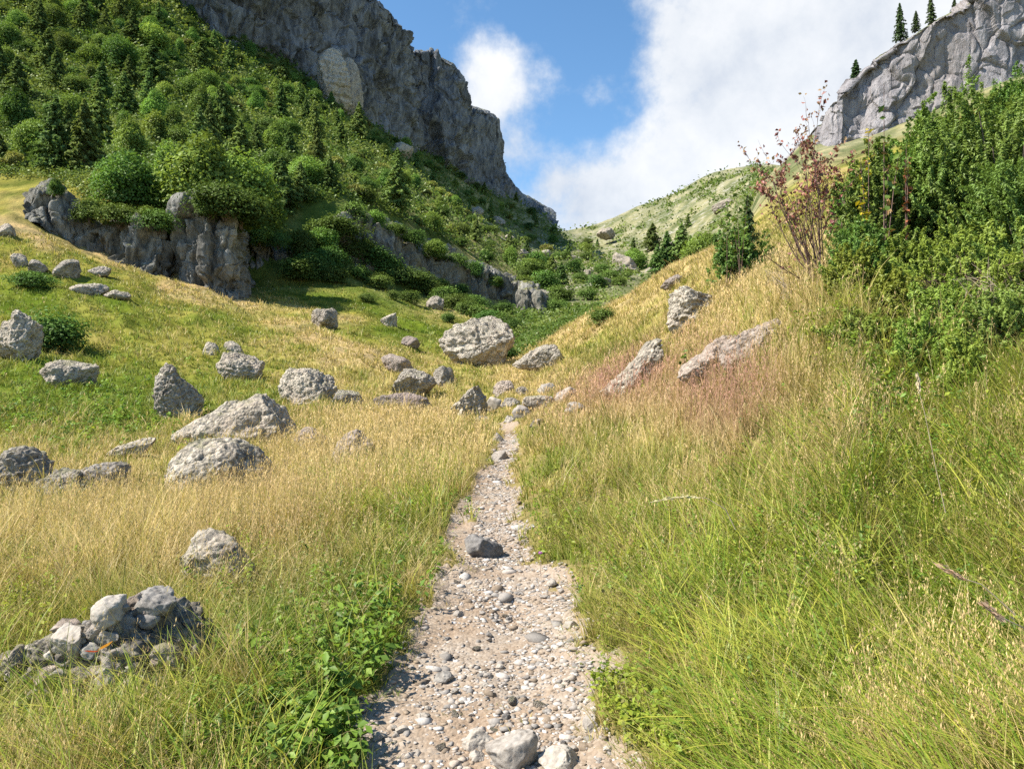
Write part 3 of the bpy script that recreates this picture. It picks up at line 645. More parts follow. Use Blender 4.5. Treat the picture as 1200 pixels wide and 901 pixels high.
def build_cliffs():
    # big grey wall, three buttresses one behind the other
    cliff('cliff',[(120,232,20,-190),(205,235,34,-190),(216,236,40,-170),(268,242,46,-150),(300,250,72,-130),(340,262,96,-110),(380,275,112,-80),(410,290,138,-45),(440,305,172,-8),(466,320,182,22),(478,335,186,42),(482,360,190,66),(480,420,190,80)],760,280,'cliff',amp=5.0,cell=19,seed=401,dip=.45,ledges=.85,crack=.35)
    cliff('cliff',[(440,360,182,75),(470,365,185,64),(505,372,192,60),(530,380,205,74),(543,390,216,92),(547,405,220,112),(545,460,222,130)],420,220,'cliff',amp=4.4,cell=20,seed=402,dip=.45,ledges=.85,crack=.35)
    cliff('cliff',[(520,440,205,130),(550,445,216,126),(572,455,224,132),(583,462,228,141),(586.5,466,229,160),(589,472,230,185),(593,482,232,206),(600,495,236,222),(612,505,243,236),(635,512,254,249),(652,516,262,261)],420,200,'cliff',amp=3.2,cell=20,seed=403,dip=.45,ledges=.85,crack=.35)
    # lichened wall under the trees
    cliff('rock_wall',[(28,74,252,240),(45,74,258,226),(62,74.5,272,220),(82,76,286,238),(100,75,296,250),(112,74.5,302,258),(140,74,312,252),(160,73.5,320,258),(190,74,330,270),(196,76,332,268),(204,77,336,262),(212,74.5,337,240),(240,73.5,343,236),(268,74,348,242),(284,75,352,262),(289,78,354,280),(290,95,350,290)],460,120,'cliff_near',amp=1.25,cell=4.2,seed=411,vs=(.2,.5,1.7),crack=.95,ledges=.2,cap=.08)
    cliff('rock_wall',[(288,96,350,280),(300,95,348,278),(318,96,340,280),(330,97,332,286),(350,100,326,286),(380,106,318,275),(398,108,312,250),(412,109,308,244),(430,110,306,254),(452,113,312,262),(475,117,320,272),(500,121,330,292),(522,124,334,300),(545,130,340,312),(575,134,346,324),(604,138,356,336),(625,140,366,352),(650,141,374,370)],460,90,'cliff_near',amp=1.6,cell=5.0,seed=412,vs=(.2,.5,1.7),crack=.95,ledges=.2,cap=.1)
    cliff('rock_wall',[(606,118,372,340),(618,117,372,337),(632,117,374,342),(645,118,378,356),(656,119,380,372)],110,50,'cliff_near',amp=1.0,cell=4,seed=413,vs=(.2,.5,1.7),crack=.95,ledges=.2,cap=.06)
    # right hand cliff
    cliff('cliff',[(905,113,222,205),(925,107,205,178),(940,103,195,158),(958,99,186,140),(972,96,176,122),(985,95,172,104),(1000,96,166,86),(1020,95,160,66),(1045,94,148,50),(1075,93.5,132,36),(1100,93,120,20),(1130,93,106,4),(1165,93,95,-20),(1200,93,84,-45),(1300,93,50,-90),(1450,93,20,-130)],700,200,'cliff_right',dip=-.3,ledges=.12,crack=.45,amp=1.0,cell=7.5,seed=421,cap=.25,capslope=.12)
    # pale rock knob at the foot of the big wall
    boulder((370,56,412,112),'rock_outcrop','pale sunlit rock outcrop at the foot of the big grey cliff','rock','rock_far',seed=431,sub=6,dist=255,cuts=8,rough=.09,ledge=.05,bury=.4)
    boulder((395,68,424,128),'rock_outcrop','narrower pale outcrop right of the first at the cliff foot','rock','rock_far',seed=432,sub=5,dist=268,cuts=8,rough=.09,ledge=.05,bury=.4)
    # rocky ribs on the far pasture
    for k,(bb,d,wg) in enumerate([((750,296,780,322),330,.7),((768,282,798,300),360,.6),((716,296,750,318),340,-.6),((796,272,826,284),420,.5),((834,232,866,243),430,.5),((700,266,722,274),600,.3),((690,306,716,320),330,.5)]):
        boulder(bb,'rock_rib','pale rocky rib on the far pasture above the gully','rock','rock_far','rocky ribs on the far pasture',seed=440+k,sub=5,dist=d,cuts=12,rough=.10,ledge=.05,bury=.9,wedge=wg,depth=1.2)
build_cliffs()

# ---------------------------------------------------------------- trees and shrubs
def leaf_quads(P, Nrm, size, r, elong=1.6, fold=.25):
    """diamond leaves at P facing Nrm, two triangles folded along the midrib"""
    n=len(P); a=r.normal(size=(n,3)); t=np.cross(Nrm,a); t/=np.linalg.norm(t,axis=1)[:,None]+1e-9; b=np.cross(Nrm,t)
    s=np.asarray(size).reshape(-1,1)*np.ones((n,1)); l=t*s*elong/2; w=b*s/2
    V=np.stack([P-l,P+w+Nrm*s*fold*.5,P+l,P-w+Nrm*s*fold*.5],1).reshape(-1,3)
    i=np.arange(n)[:,None]*4
    return V,np.concatenate([i+np.array([[0,1,2]]),i+np.array([[0,2,3]])],0)
def tubes(segs, k=6):
    """segs: list of (points (m,3), radii (m,))"""
    Vs=[];Fs=[];o=0
    for pts,rad in segs:
        pts=np.asarray(pts,float);m=len(pts); tg=np.gradient(pts,axis=0); tg/=np.linalg.norm(tg,axis=1)[:,None]+1e-9
        ref=np.where(np.abs(tg[:,2:3])>.9,np.array([[1.,0,0]]),np.array([[0,0,1.]])); a=np.cross(tg,ref); a/=np.linalg.norm(a,axis=1)[:,None]; b=np.cross(tg,a)
        th=np.arange(k)/k*2*PI
        R=pts[:,None]+np.asarray(rad)[:,None,None]*(a[:,None]*np.cos(th)[None,:,None]+b[:,None]*np.sin(th)[None,:,None])
        Vs.append(R.reshape(-1,3)); i=np.arange(m-1)[:,None]*k; j=np.arange(k)[None]; j2=(j+1)%k
        Fs.append((np.stack([i+j,i+j2,i+k+j2,i+k+j],-1).reshape(-1,4))+o); o+=m*k
    return np.concatenate(Vs),np.concatenate(Fs)
def unit(a): return a/(np.linalg.norm(a,axis=-1,keepdims=True)+1e-9)

def make_conifer(seed, H=8.0, spread=.30, leaf='conifer', n_leaf=5200, size=.22, sparse=.0):
    r=np.random.default_rng(seed); root=empty('conifer_tree')
    tr=[(np.array([[0,0,-.4],[.03,.02,H*.35],[-.02,.03,H*.7],[0,0,H*.97]]),np.array([.16,.11,.06,.015])*H/8)]
    P=[];Nm=[];C=[]
    z=.06*H
    while z<H*.985:
        f=z/H; R=H*spread*(1-f)**.8*(.55+.45*min(1,f*7)); nb=r.integers(4,7); a0=r.uniform(0,6.28)
        for k in range(nb):
            if r.random()<sparse: continue
            a=a0+k*6.28/nb+r.normal()*.25; Rr=R*r.uniform(.65,1.2); dr=np.array([math.cos(a),math.sin(a),0])
            droop=-.18*Rr+.0; pts=np.array([[0,0,z],*(dr*Rr*.5+np.array([0,0,z+.10*Rr])).reshape(1,3),*(dr*Rr+np.array([0,0,z+droop*.3])).reshape(1,3)])
            tr.append((pts,np.array([.035,.022,.008])*H/8*(1-f*.6)))
            m=max(6,int(n_leaf/95*(Rr/(H*spread))+4)); t=r.random(m)**.65
            p=np.where(t[:,None]<.5,pts[0]+(pts[1]-pts[0])*(t[:,None]*2),pts[1]+(pts[2]-pts[1])*(t[:,None]*2-1))
            side=np.cross(dr,[0,0,1]); wd=Rr*.28*(1.1-t); p=p+side*(r.uniform(-1,1,m)*wd)[:,None]+np.array([0,0,1])*(r.normal(size=m)*.09*Rr*.6-.05*Rr*r.random(m))[:,None]
            P.append(p); Nm.append(unit(dr*.5+np.array([0,0,.75])+r.normal(size=(m,3))*.45)); C.append(.75+.5*r.random(m)+.0*t)
        z+=H*.032*(1.35-f*.7)*r.uniform(.8,1.2)
    m=60; P.append(np.stack([r.normal(size=m)*.05,r.normal(size=m)*.05,H*r.uniform(.9,1.0,m)],1)); Nm.append(unit(r.normal(size=(m,3))+[0,0,.6])); C.append(np.ones(m))
    P=np.concatenate(P);Nm=np.concatenate(Nm);C=np.concatenate(C)
    V,T=leaf_quads(P,Nm,size*r.uniform(.6,1.3,len(P)),r,2.4)
    tV,tF=tubes(tr,5); a=mesh_obj('trunk',tV,tF,M['bark'],root); b=mesh_obj('crown',V,T,M[leaf],root,col=np.repeat(C,4)[:,None]*np.ones(3))
    return root,[a,b],H
def make_bush(seed, H=5.0, W=5.0, leaf='broadleaf', n=5200, size=.22, lobes=9, name='bush', flat_=0.0, stem=.09, up=.35):
    r=np.random.default_rng(seed); root=empty(name); tr=[]; P=[];Nm=[];C=[]
    for k in range(lobes):
        a=k/lobes*6.28*1.618*2+r.normal()*.3; f=r.random()**.6; rr=W/2*.62*f*(1 if k else 0)
        zc=H*(.80-.42*f**1.5)*r.uniform(.78,1.05) if k else H*.74
        c=np.array([math.cos(a)*rr,math.sin(a)*rr,zc]); R=np.array([W*.23,W*.23,H*.25])*r.uniform(.55,1.35)*r.uniform(.8,1.25,3)
        tr.append((np.array([[r.normal()*.05*W*.3,r.normal()*.05*W*.3,-.3],c*[.45,.45,.45],c*[.8,.8,.85],c+[0,0,R[2]*.6]]),np.array([stem,stem*.7,stem*.4,stem*.1])*r.uniform(.7,1.1)))
        m=n//lobes; q=unit(r.normal(size=(m,3))); sh=.35+.8*r.random(m)**.55
        # clumpy shell: leaf groups stand out of the lobe
        g=fbm(q*2.2+seed+k*5,3,seed+k); sh*=1+.38*g
        keep=g>-.55
        q=q[keep];sh=sh[keep];m=len(q)
        P.append(c+q*R*sh[:,None]); Nm.append(unit(q*.7+np.array([0,0,up])+r.normal(size=(m,3))*.5)); C.append((.8+.35*r.random(m))*(1+.15*r.normal()))
    # skirt reaching the ground
    m=n//5; a=r.uniform(0,6.28,m); f=r.random(m)**.5; zz=H*.5*r.random(m)
    rr=W*.42*f*(1+.3*np.sin(a*3+seed)); P.append(np.stack([np.cos(a)*rr,np.sin(a)*rr,zz],1)); Nm.append(unit(np.stack([np.cos(a),np.sin(a),np.full(m,.6)],1)+r.normal(size=(m,3))*.5)); C.append(.8+.35*r.random(m))
    P=np.concatenate(P);Nm=np.concatenate(Nm);C=np.concatenate(C)
    V,T=leaf_quads(P,Nm,size*r.uniform(.6,1.35,len(P)),r,1.5)
    tV,tF=tubes(tr,5); a=mesh_obj('trunk',tV,tF,M['bark'],root); b=mesh_obj('crown',V,T,M[leaf],root,col=np.repeat(C,4)[:,None]*np.ones(3))
    return root,[a,b],H

M['conifer']=leaf_mat('larch needles',(.20,.285,.085),.38,.02,.28)
M['spruce']=leaf_mat('spruce needles',(.10,.155,.06),.22,.03,.2)
M['broadleaf']=leaf_mat('broad leaves',(.195,.295,.055),.40,.04,.38)
M['pine']=leaf_mat('dwarf pine needles',(.115,.185,.038),.28,.03,.28)
M['olive']=leaf_mat('olive scrub leaves',(.26,.28,.07),.34,.03,.25)

CLB=([0,200,215,300,340,400,440,500,545,600,650,740],[-200,-60,8,42,66,100,148,172,206,226,258,318])     # foot of the big cliff
WLT=([0,45,60,100,160,200,215,260,285,300,400,480,560,640,740],[208,210,212,238,248,254,236,228,250,268,232,262,306,345,335]) # rim of the low wall
USED=[]
def put(proto, u, v, hpx, label, group, cat, name=None, d=None, rs=None, sink=.03, wide=1.0):
    root,ch,H=proto
    d=d or at(u,v); s=hpx/F*d/H
    if root.get('label') is None: o=root
    else: o=copy_tree(root,ch)
    if name: o.name=name
    g=ground([u],[d])[0]; o.location=(g[0],g[1],g[2]-sink*s*H); wide*=random.uniform(.82,1.2); o.scale=(s*wide,s*wide,s); o.rotation_euler=(random.gauss(0,.035),random.gauss(0,.035),random.uniform(0,6.28))
    tag(o,label,cat,group); USED.append((u,v,hpx)); return o
def build_slope_trees():
    con=[make_conifer(500+k,8,[.36,.31,.40][k],'conifer',8000,.20,.08) for k in range(3)]
    spr=[make_conifer(510+k,9,[.24,.28][k],'spruce',5000,.22,.05) for k in range(2)]
    bus=[make_bush(520+k,5,[5.2,6.2,4.6,5.6][k],'broadleaf',11000,.18,[10,13,9,12][k],'deciduous_tree') for k in range(4)]
    pin=[make_bush(530+k,2.6,[4.6,5.4,4.2][k],'pine',6000,.13,[10,13,9][k],'dwarf_pine',stem=.05,up=.8) for k in range(3)]
    oli=[make_bush(540+k,2.4,[3.8,4.6][k],'olive',3000,.18,[9,11][k],'low_shrub',stem=.04) for k in range(2)]
    r=random.Random(3)
    # larger ones picked out one by one: (u, foot row, height px, kind, label)
    hand=[(62,205,92,'c','tall feathery conifer with twin at left edge of the thicket'),(100,202,88,'c','feathery conifer right of the tallest one above the wall'),
      (66,108,50,'c','grey green feathery conifer high in the thicket'),(20,125,58,'c','feathery conifer at the left edge in the upper thicket'),
      (118,118,48,'c','broad feathery conifer in the middle of the upper thicket'),(235,88,44,'c','pale brownish conifer below the big cliff'),
      (262,160,66,'c','conifer casting a dark shadow in the middle of the slope'),(248,178,60,'c','dense conifer left of the shadow on the slope'),
      (328,255,74,'c','slender conifer standing right above the dark recess'),(352,240,48,'c','conifer right of the slender one above the dark recess'),
      (330,140,42,'c','rounded light green conifer below the cliff foot'),(420,165,46,'c','conifer close under the foot of the big wall'),
      (232,252,84,'b','big bright green round tree on top of the rock wall'),(150,238,62,'b','dark spreading tree hanging over the left of the wall'),
      (195,225,54,'b','yellow green leafy tree left of the big round one'),(275,262,70,'b','leafy tree over the right end of the rock wall'),
      (300,272,64,'b','leafy tree beside the dark recess of the wall'),(182,168,36,'y','bright yellow green bush in the heart of the thicket'),(180,60,32,'y','bright lime green bush high in the thicket'),
      (140,85,40,'b','round leafy tree high in the thicket'),(20,155,46,'b','round leafy tree at the left edge of the slope'),(40,185,44,'b','leafy bush just above the dry bank at left')]
    for k,(u,v,h,t,l) in enumerate(hand):
        pr={'c':con[k%3],'b':bus[k%4],'y':bus[(k+1)%4]}[t]
        put(pr,u,v,h,l,None,'tree',d=None)
    zl=lambda u,v:('above the rock wall at left' if u<290 else ('above the dark recess' if u<420 else ('on the middle slope' if u<540 else 'on the far open slope')))
    zs=lambda u,v: zl(u,v) if v>np.interp(u,*WLT)-70 or u>420 else 'high on the thicket slope'
    cnt=0
    for it in range(9000):
        u=r.uniform(-30,735); v=r.uniform(-15,350); lo=np.interp(u,*CLB); hi=np.interp(u,*WLT)
        if not(lo+4<v<hi-2): continue
        op=sstep(400,640,u)
        if r.random()<.55*op: continue
        d=at(u,v,80)
        if d>700: continue
        t=r.choices('cbpo',[.36,.40,.16,.08] if u<400 else [.22,.2,.42,.16])[0]
        hm={'c':8.4,'b':5.0,'p':3.0,'o':2.4}[t]*r.uniform(.65,1.2)*(.8 if u>480 else 1); h=hm/d*F
        h=max(h,9)
        sp=(.55*h if t!='c' else .42*h)*(.72 if u<430 else 1.0)
        if any(abs(u-a)<(sp+.30*c)*.9 and abs(v-b)<(sp+.30*c)*.62 for a,b,c in USED): continue
        pr,nm,ad={'c':(con[cnt%3],'tree','feathery conifer'),'b':(bus[cnt%4],'tree','round leafy tree'),'p':(pin[cnt%3],'shrub','dark low dwarf pine'),'o':(oli[cnt%2],'shrub','olive green low shrub')}[t]
        z=zs(u,v); put(pr,u,v,h,f'{ad} growing {z}',f'{ad}s {z}',nm); cnt+=1
        if cnt>=330: break
    # shrubs hanging over the rim of the rock wall and in the dark recess
    rim=[(66,222,18),(88,240,20),(105,252,22),(122,258,20),(140,258,26),(156,256,22),(172,262,26),(186,266,22),(222,246,40),(246,246,38),(264,248,42),(282,258,40),(304,280,22),(326,284,22),(352,292,34),(378,288,34),(394,276,26),(414,256,20),(440,262,20),(462,272,20),(486,282,18),(510,296,18),(534,308,18),(556,318,16),(580,330,16)]
    for k,(u,v,h) in enumerate(rim):
        if k in (1,3,5,8): continue
        h*=random.uniform(.7,1.15)
        pr=pin[k%3] if k%3 else bus[k%4]; dd_=float(np.interp(u,[60,280,296,330,400,600],[75.5,75.5,95,97,110,140]))
        o=put(pr,u,v+4,h*1.15,'shrub hanging over the rim of the low rock wall' if k%3 else 'leafy bush rooted on the rim of the low rock wall','dwarf pines on the wall rim' if k%3 else 'leafy bushes on the wall rim','shrub','wall_shrub' if k%3 else 'wall_bush',d=dd_,wide=1.15); o.location.z=CH+(450-v-6)/F*dd_
    # low shrubs along the meadow under the wall
    for (u,v,h) in [(408,300,22),(425,308,20),(440,318,22),(455,322,22),(470,330,20),(488,338,20),(505,345,18),(520,352,18),(535,360,18),(548,366,16),(560,372,16),(575,378,17),(590,384,17),(600,390,18),(420,325,14),(445,335,15),(430,352,10),(480,352,14),(385,312,26),(365,318,24),(350,325,22),(515,338,14),(540,345,15),(395,330,16),(460,348,10),(525,375,10),(555,357,14),(590,366,14)]:
        put(pin[(u//7)%3],u,v+3,h*1.1,'dark green dwarf pine in the band below the low rock wall','dwarf pines below the low rock wall','shrub',wide=1.15)
    for (u,v,h) in [(620,322,22),(640,338,24),(655,352,20),(648,365,18),(700,335,16),(715,328,14),(690,350,14),(628,310,18),(672,318,14),(705,318,12),(660,362,12),(612,340,18),(635,356,14),(700,360,9),(725,332,10)]:
        put(pin[(u//5)%3],u,v+2,h,'dark green dwarf pine among rocks at the valley head','dwarf pines at the valley head','shrub',d=at(u,v+2,75))
    # conifers by the gully on the right
    for k,(u,v,h) in enumerate([(797,320,62),(812,318,50),(782,322,52),(826,312,46),(838,308,38),(770,322,36),(764,294,30),(742,300,20),(744,318,26),(806,268,16),(846,270,14),(700,290,12)]):
        put([con[0],con[2],con[1],bus[1],con[2]][k%5],u,v,h*r.uniform(.85,1.15),'dark conifer in the grove by the far gully','conifers in the grove by the gully','tree',d=at(u,v,110))
    # spruces on the right cliff
    for (u,v,h,d,l) in [(1055,46,44,100,'slim spruce standing alone against the cloud on the right cliff'),(1073,34,25,101,'smallest spruce on the rim of the right cliff'),(1092,26,34,101,'dense spruce right of the smallest on the cliff rim'),
        (1003,104,38,100.5,'leaning spruce on the lower step of the right cliff rim'),(1140,10,26,101,'spruce at the top edge above the right cliff'),(1118,14,20,102,'small spruce between two bigger ones at the cliff top')]:
        o=put(spr[u%2],u,v,h,l,None,'tree',d=d); o.location.z=CH+(450-v)/F*d-.4; o.location.x=(u-600)/F*d
    # dark conifer behind the leafless shrub
    put(spr[0],878,282,62,'dark young spruce left of the reddish leafless shrub',None,'tree',d=34)
    # juniper by the left boulder, small dark ones on the meadow
    put(pin[0],62,412,46,'dark green juniper beside the lumpy boulder at left',None,'shrub',wide=1.0)
    put(pin[1],38,338,20,'low dark juniper mat on the left hillside',None,'shrub',wide=1.2)
    put(pin[2],529,400,10,'small dark juniper cushion left of the huge boulder',None,'shrub',wide=1.2)
    put(pin[1],590,400,22,'juniper growing against the right side of the huge boulder',None,'shrub',d=58)
    put(pin[0],706,378,20,'small lone bush on the golden ridge',None,'shrub')
build_slope_trees()

def build_scrub():
    r=np.random.default_rng(77); n=52000
    u=r.uniform(-120,740,n); v=r.uniform(-30,350,n); lo=np.interp(u,*CLB); hi=np.interp(u,*WLT)
    k=(v>lo+2)&(v<hi+2)&(r.random(n)>.6*sstep(420,640,u)); u=u[k];v=v[k]
    d=np.array([at(a,b,79) for a,b in zip(u,v)]); k=d<600; u=u[k];d=d[k]
    u2=r.uniform(640,905,9000); d2=np.exp(r.uniform(math.log(110),math.log(950),9000)); k2=(n2(u2/18,np.log(d2)*9,1.0,79,3)>.12)&(n2(u2,d2,40.,80,2)>-.2); u2=u2[k2]; d2=d2[k2]
    u3=r.uniform(585,700,1500); d3=r.uniform(58,120,1500); u2=np.concatenate([u2,u3]); d2=np.concatenate([d2,d3])
    u=np.concatenate([u,u2]); d=np.concatenate([d,d2]); g=ground(u,d); m=len(u); q=7
    P=(g[:,None]+r.normal(size=(m,q,3))*np.array([.6,.6,.42])*(d/130)[:,None,None]+np.array([0,0,.7])).reshape(-1,3)
    Nm=unit(r.normal(size=(m*q,3))*.6+np.array([.1,-.35,.8])); nn=fbm(g/np.array([9,9,9]),3,78)
    c=np.array([.095,.155,.028])+(np.array([.20,.25,.058])-np.array([.095,.155,.028]))*sstep(-.3,.45,nn)[:,None]
    c=np.repeat(c,q,0)*r.uniform(.7,1.3,(m*q,1))
    V,T=leaf_quads(P,Nm,np.repeat(.0026*d,q)*r.uniform(.6,1.3,m*q),r,1.5)
    tag(mesh_obj('hillside_scrub',V,T,M['grass'],col=np.repeat(c,4,0)),'tangled low green scrub covering the left mountain slope','scrub',kind='stuff')
build_scrub()

# ---------------------------------------------------------------- shrubs on the right bank
M['juniper']=leaf_mat('juniper needles',(.17,.27,.055),.36,.05,.2)
M['juniper_light']=leaf_mat('yellow green juniper needles',(.30,.375,.065),.40,.05,.15)  # paler, yellower needle colour of the low bank junipers
M['plain_leaf']=leaf_mat('coloured leaf',None,.3,.06,0)
def make_juniper(label, u, d, hpx, wpx, vtop, seed, mat='juniper', n=84000, dead=True):
    r=np.random.default_rng(seed); g=ground([u],[d])[0]
    ztop=CH+(450-vtop)/F*d; W=wpx/F*d; H=max(ztop-g[2],hpx/F*d*.6)
    root=empty('juniper_bush',(g[0],g[1],g[2]-.05)); tr=[];P=[];Nm=[];C=[]
    sprays=760
    # sprays: a twig leaving the dome, needles all along it
    for k in range(sprays):
        a=r.uniform(0,6.28); f=r.random()**.55; e=math.acos(min(1,f))
        q=np.array([math.cos(a)*f,math.sin(a)*f,math.sin(e)])
        lump=1+.62*float(fbm((q*1.9+seed)[None],3,seed)[0]); c=q*np.array([W*.5,W*.42,H])*lump*r.uniform(.55,1.12); c[2]=max(c[2],.05)
        dr=unit(q*np.array([1,1,.7])+np.array([0,0,.55])+r.normal(size=3)*.35); ln=r.uniform(.14,.42)*(H+W)/3.2*.75
        base=c-dr*ln*.5
        if k%40==0: tr.append((np.array([[r.normal()*.06,r.normal()*.06,-.05],base*[.5,.5,.4],base]),np.array([.022,.014,.006])))
        m=n//sprays; t=r.random(m)**.8
        ax=base+dr*(t*ln)[:,None]
        off=unit(r.normal(size=(m,3))); off-=dr*(off@dr)[:,None]*.6
        sp=.20*ln*(1.15-t)+.008
        P.append(ax+off*sp[:,None]*r.random((m,1))**.5); Nm.append(unit(off*.7+q*.5+np.array([0,0,.35])+r.normal(size=(m,3))*.35)); C.append((.75+.45*r.random(m))*(.9+.2*r.random()))
    P=np.concatenate(P);Nm=np.concatenate(Nm);C=np.concatenate(C)
    V,T=leaf_quads(P,Nm,(.0016*d)*r.uniform(.6,1.35,len(P)),r,3.6)
    tV,tF=tubes(tr,5); mesh_obj('branches',tV,tF,M['bark'],root); mesh_obj('foliage',V,T,M[mat],root,col=np.repeat(C,4)[:,None]*np.ones(3))
    tag(root,label,'shrub','junipers on the right bank')
def build_right_shrubs():
    J=make_juniper
    J('tall dark juniper filling the top right corner of the bank',1185,9.6,230,190,118,601)
    J('dark green juniper at the right edge behind the lighter ones',1215,8.2,200,170,175,602)
    J('juniper in the middle of the bank left of the tallest one',1095,10.2,150,140,150,603)
    J('dense dark juniper right of the reddish leafless shrub',1030,10.2,150,110,190,604)
    J('juniper between the tallest one and the middle one near the grass strip',1140,11.0,150,130,146,609)
    J('low juniper on the grass strip below the cliff',1062,19,60,90,182,610,n=30000)
    J('dark juniper cushion nearest the cliff foot on the grass strip',1105,26,50,90,150,611,n=30000)
    J('small juniper on the slope above the leafless shrub',1004,17,50,60,204,612,n=24000)
    J('juniper at the right edge just under the cliff',1180,24,60,110,104,613,n=30000)
    J('bright yellow green juniper low on the bank',1150,8.5,90,170,268,605,'juniper_light')
    J('yellow green low juniper below the dense dark one',1060,9.2,80,110,285,606,'juniper_light')
    J('small dark juniper at the left foot of the leafless shrub',868,21,50,62,274,607,n=16000)
    J('low juniper spreading under the tall leafy sapling',1010,9.4,70,90,268,608,n=16000)
    for k,(u,d,h,w_,vt,l) in enumerate([(1010,7.6,34,80,364,'small bright bush at the edge of grass below the dark juniper'),(1085,6.9,36,90,372,'low bright bush between grass and the yellow green juniper'),(1110,7.6,34,90,336,'loose olive bush in front of the dead brushwood'),(1170,6.9,36,100,344,'loose olive bush at right in front of the bright juniper'),(1040,8.3,30,80,322,'loose low bush between the leafless shrub and the bright juniper'),(1205,7.6,44,90,300,'loose olive bush cut by the right edge'),(1000,9.0,40,60,300,'small bush just right of the leafless shrub foot'),(1130,6.4,26,50,398,'smallest bright bush sunk in the grass of the right bank')]):
        J(l,u,d,h,w_,vt,640+k,'juniper_light' if k!=3 else 'juniper',n=24000)
    # dead brushwood on the bank
    def brush(u,d,R,label,seed,n=46):
        r=np.random.default_rng(seed); g=ground([u],[d])[0]; root=empty('dead_shrub',tuple(g)); tr=[]
        for k in range(n):
            a=r.uniform(0,6.28); e=np.array([math.cos(a)*r.uniform(.3,1),math.sin(a)*r.uniform(.3,1),r.uniform(.25,1.0)])*R; b0=np.array([r.normal()*.2*R,r.normal()*.2*R,-.02]); m1=b0+(e-b0)*.5+r.normal(size=3)*.1*R
            tr.append((np.array([b0,m1,e]),np.array([.007,.005,.002])))
            for q in range(3):
                t=r.uniform(.4,.95); p0=m1+(e-m1)*t; tr.append((np.array([p0,p0+r.normal(size=3)*.12*R,p0+r.normal(size=3)*.24*R]),np.array([.003,.0022,.001])))
        V,Fq=tubes(tr,4); mesh_obj('branches',V,Fq,M['twig' if seed%2 else 'drywood'],root); tag(root,label,'shrub','dead brushwood on the right bank')
    brush(1165,8.0,.75,'tangled dead brown brushwood in front of the bright juniper at right',651); brush(1200,7.2,.6,'pale dry brushwood at the right edge',652); brush(1085,8.4,.5,'small dead brown brushwood between two yellow green junipers',653); brush(930,11.0,.5,'pale dead twigs left of the leafless shrub foot',654,24)
    # reddish, nearly leafless shrub
    r=np.random.default_rng(620); d=10.6; g=ground([962],[d])[0]; root=empty('bare_shrub',tuple(g)); tr=[];tips=[]
    k_=d/F
    def branch(p,dr,ln,rad,lev):
        n=6; pts=[p]; q=dr.copy()
        for i in range(n):
            q=unit(q+r.normal(size=3)*.09+np.array([0,0,.05])); pts.append(pts[-1]+q*ln/n)
        pts=np.array(pts); tr.append((pts,np.linspace(rad,rad*.35,n+1)))
        if lev<2:
            for i in range(2,n+1):
                for _ in range(2 if lev==0 else r.integers(1,3)):
                    if r.random()<.54: branch(pts[i],unit(q+r.normal(size=3)*.42),ln*r.uniform(.22,.42),rad*.42,lev+1)
        if lev>=1: tips.append((pts,q))
    ends=[(880,178),(892,215),(905,186),(920,182),(935,195),(950,170),(958,150),(970,160),(985,185),(1000,200),(896,262),(912,228),(940,165),(975,205),(930,230),(962,140),(865,200),(890,290),(1008,240),(948,210)]
    for u,v in ends:
        e=np.array([(u-962)*k_,r.uniform(-.5,.5),(450-v)*k_+CH-g[2]]); ln=np.linalg.norm(e); st=np.array([r.normal()*.08,r.normal()*.08,-.05])
        branch(st,unit(e+np.array([0,0,-.1])),ln*.86,.012,0)
    V,Fq=tubes(tr,5); mesh_obj('branches',V,Fq,M['twig'],root)
    P=[];C=[]
    for pts,q in tips:
        hi=sstep(.7,1.9,pts[-1][2])
        m=r.poisson(5.5*hi+.4)
        t=r.integers(2,7,m); P.append(pts[t]+r.normal(size=(m,3))*.022); C.append(np.array([[.32,.13,.10],[.38,.20,.13],[.24,.09,.08],[.36,.24,.13]])[r.integers(0,4,m)]*r.uniform(.7,1.2,(m,1)))
    P=np.concatenate(P);C=np.concatenate(C); V,T=leaf_quads(P,unit(r.normal(size=P.shape)+[0,-.3,.3]),r.uniform(.026,.052,len(P)),r,1.6,.5)
    mesh_obj('leaves',V,T,M['plain_leaf'],root,col=np.repeat(C,4,0)); tag(root,'reddish nearly leafless shrub with many thin stems on the right bank','shrub')
    # leafy sapling with broad leaves
    def sapling(u,v0,v1,d,label,cols,seed,leaf=.07,stems=5,n=26,lean=0.0,spread=.22):
        r=np.random.default_rng(seed); g=ground([u],[d])[0]; root=empty('leafy_sapling',tuple(g)); tr=[];P=[];Nm=[]
        H=CH+(450-v0)/F*d-g[2]
        for s in range(stems):
            h=H*(1 if s==0 else r.uniform(.55,.95)); a=r.uniform(0,6.28); top=np.array([math.cos(a)*spread*H*.5+lean*H,math.sin(a)*spread*H*.5,h]) if s else np.array([lean*H,0,h])
            pts=np.array([[0,0,-.05],top*[.3,.3,.4],top*[.65,.65,.75],top]); tr.append((pts,np.array([.010,.008,.005,.002])))
            t=r.uniform(.35,1,n); pp=np.stack([np.interp(t,[0,.4,.75,1],pts[:,k]) for k in range(3)],1); q=unit(r.normal(size=(n,3))+[0,0,.2]); P.append(pp+q*leaf*.7); Nm.append(unit(np.array([0,0,.8])+r.normal(size=(n,3))*.5))
        P=np.concatenate(P);Nm=np.concatenate(Nm); V,T=leaf_quads(P,Nm,leaf*r.uniform(.6,1.1,len(P)),r,1.7,.4)
        c=np.array(cols)[r.integers(0,len(cols),len(P))]*r.uniform(.75,1.2,(len(P),1))
        tV,tF=tubes(tr,5); mesh_obj('stem',tV,tF,M['twig'],root); mesh_obj('leaves',V,T,M['plain_leaf'],root,col=np.repeat(c,4,0)); tag(root,label,'shrub')
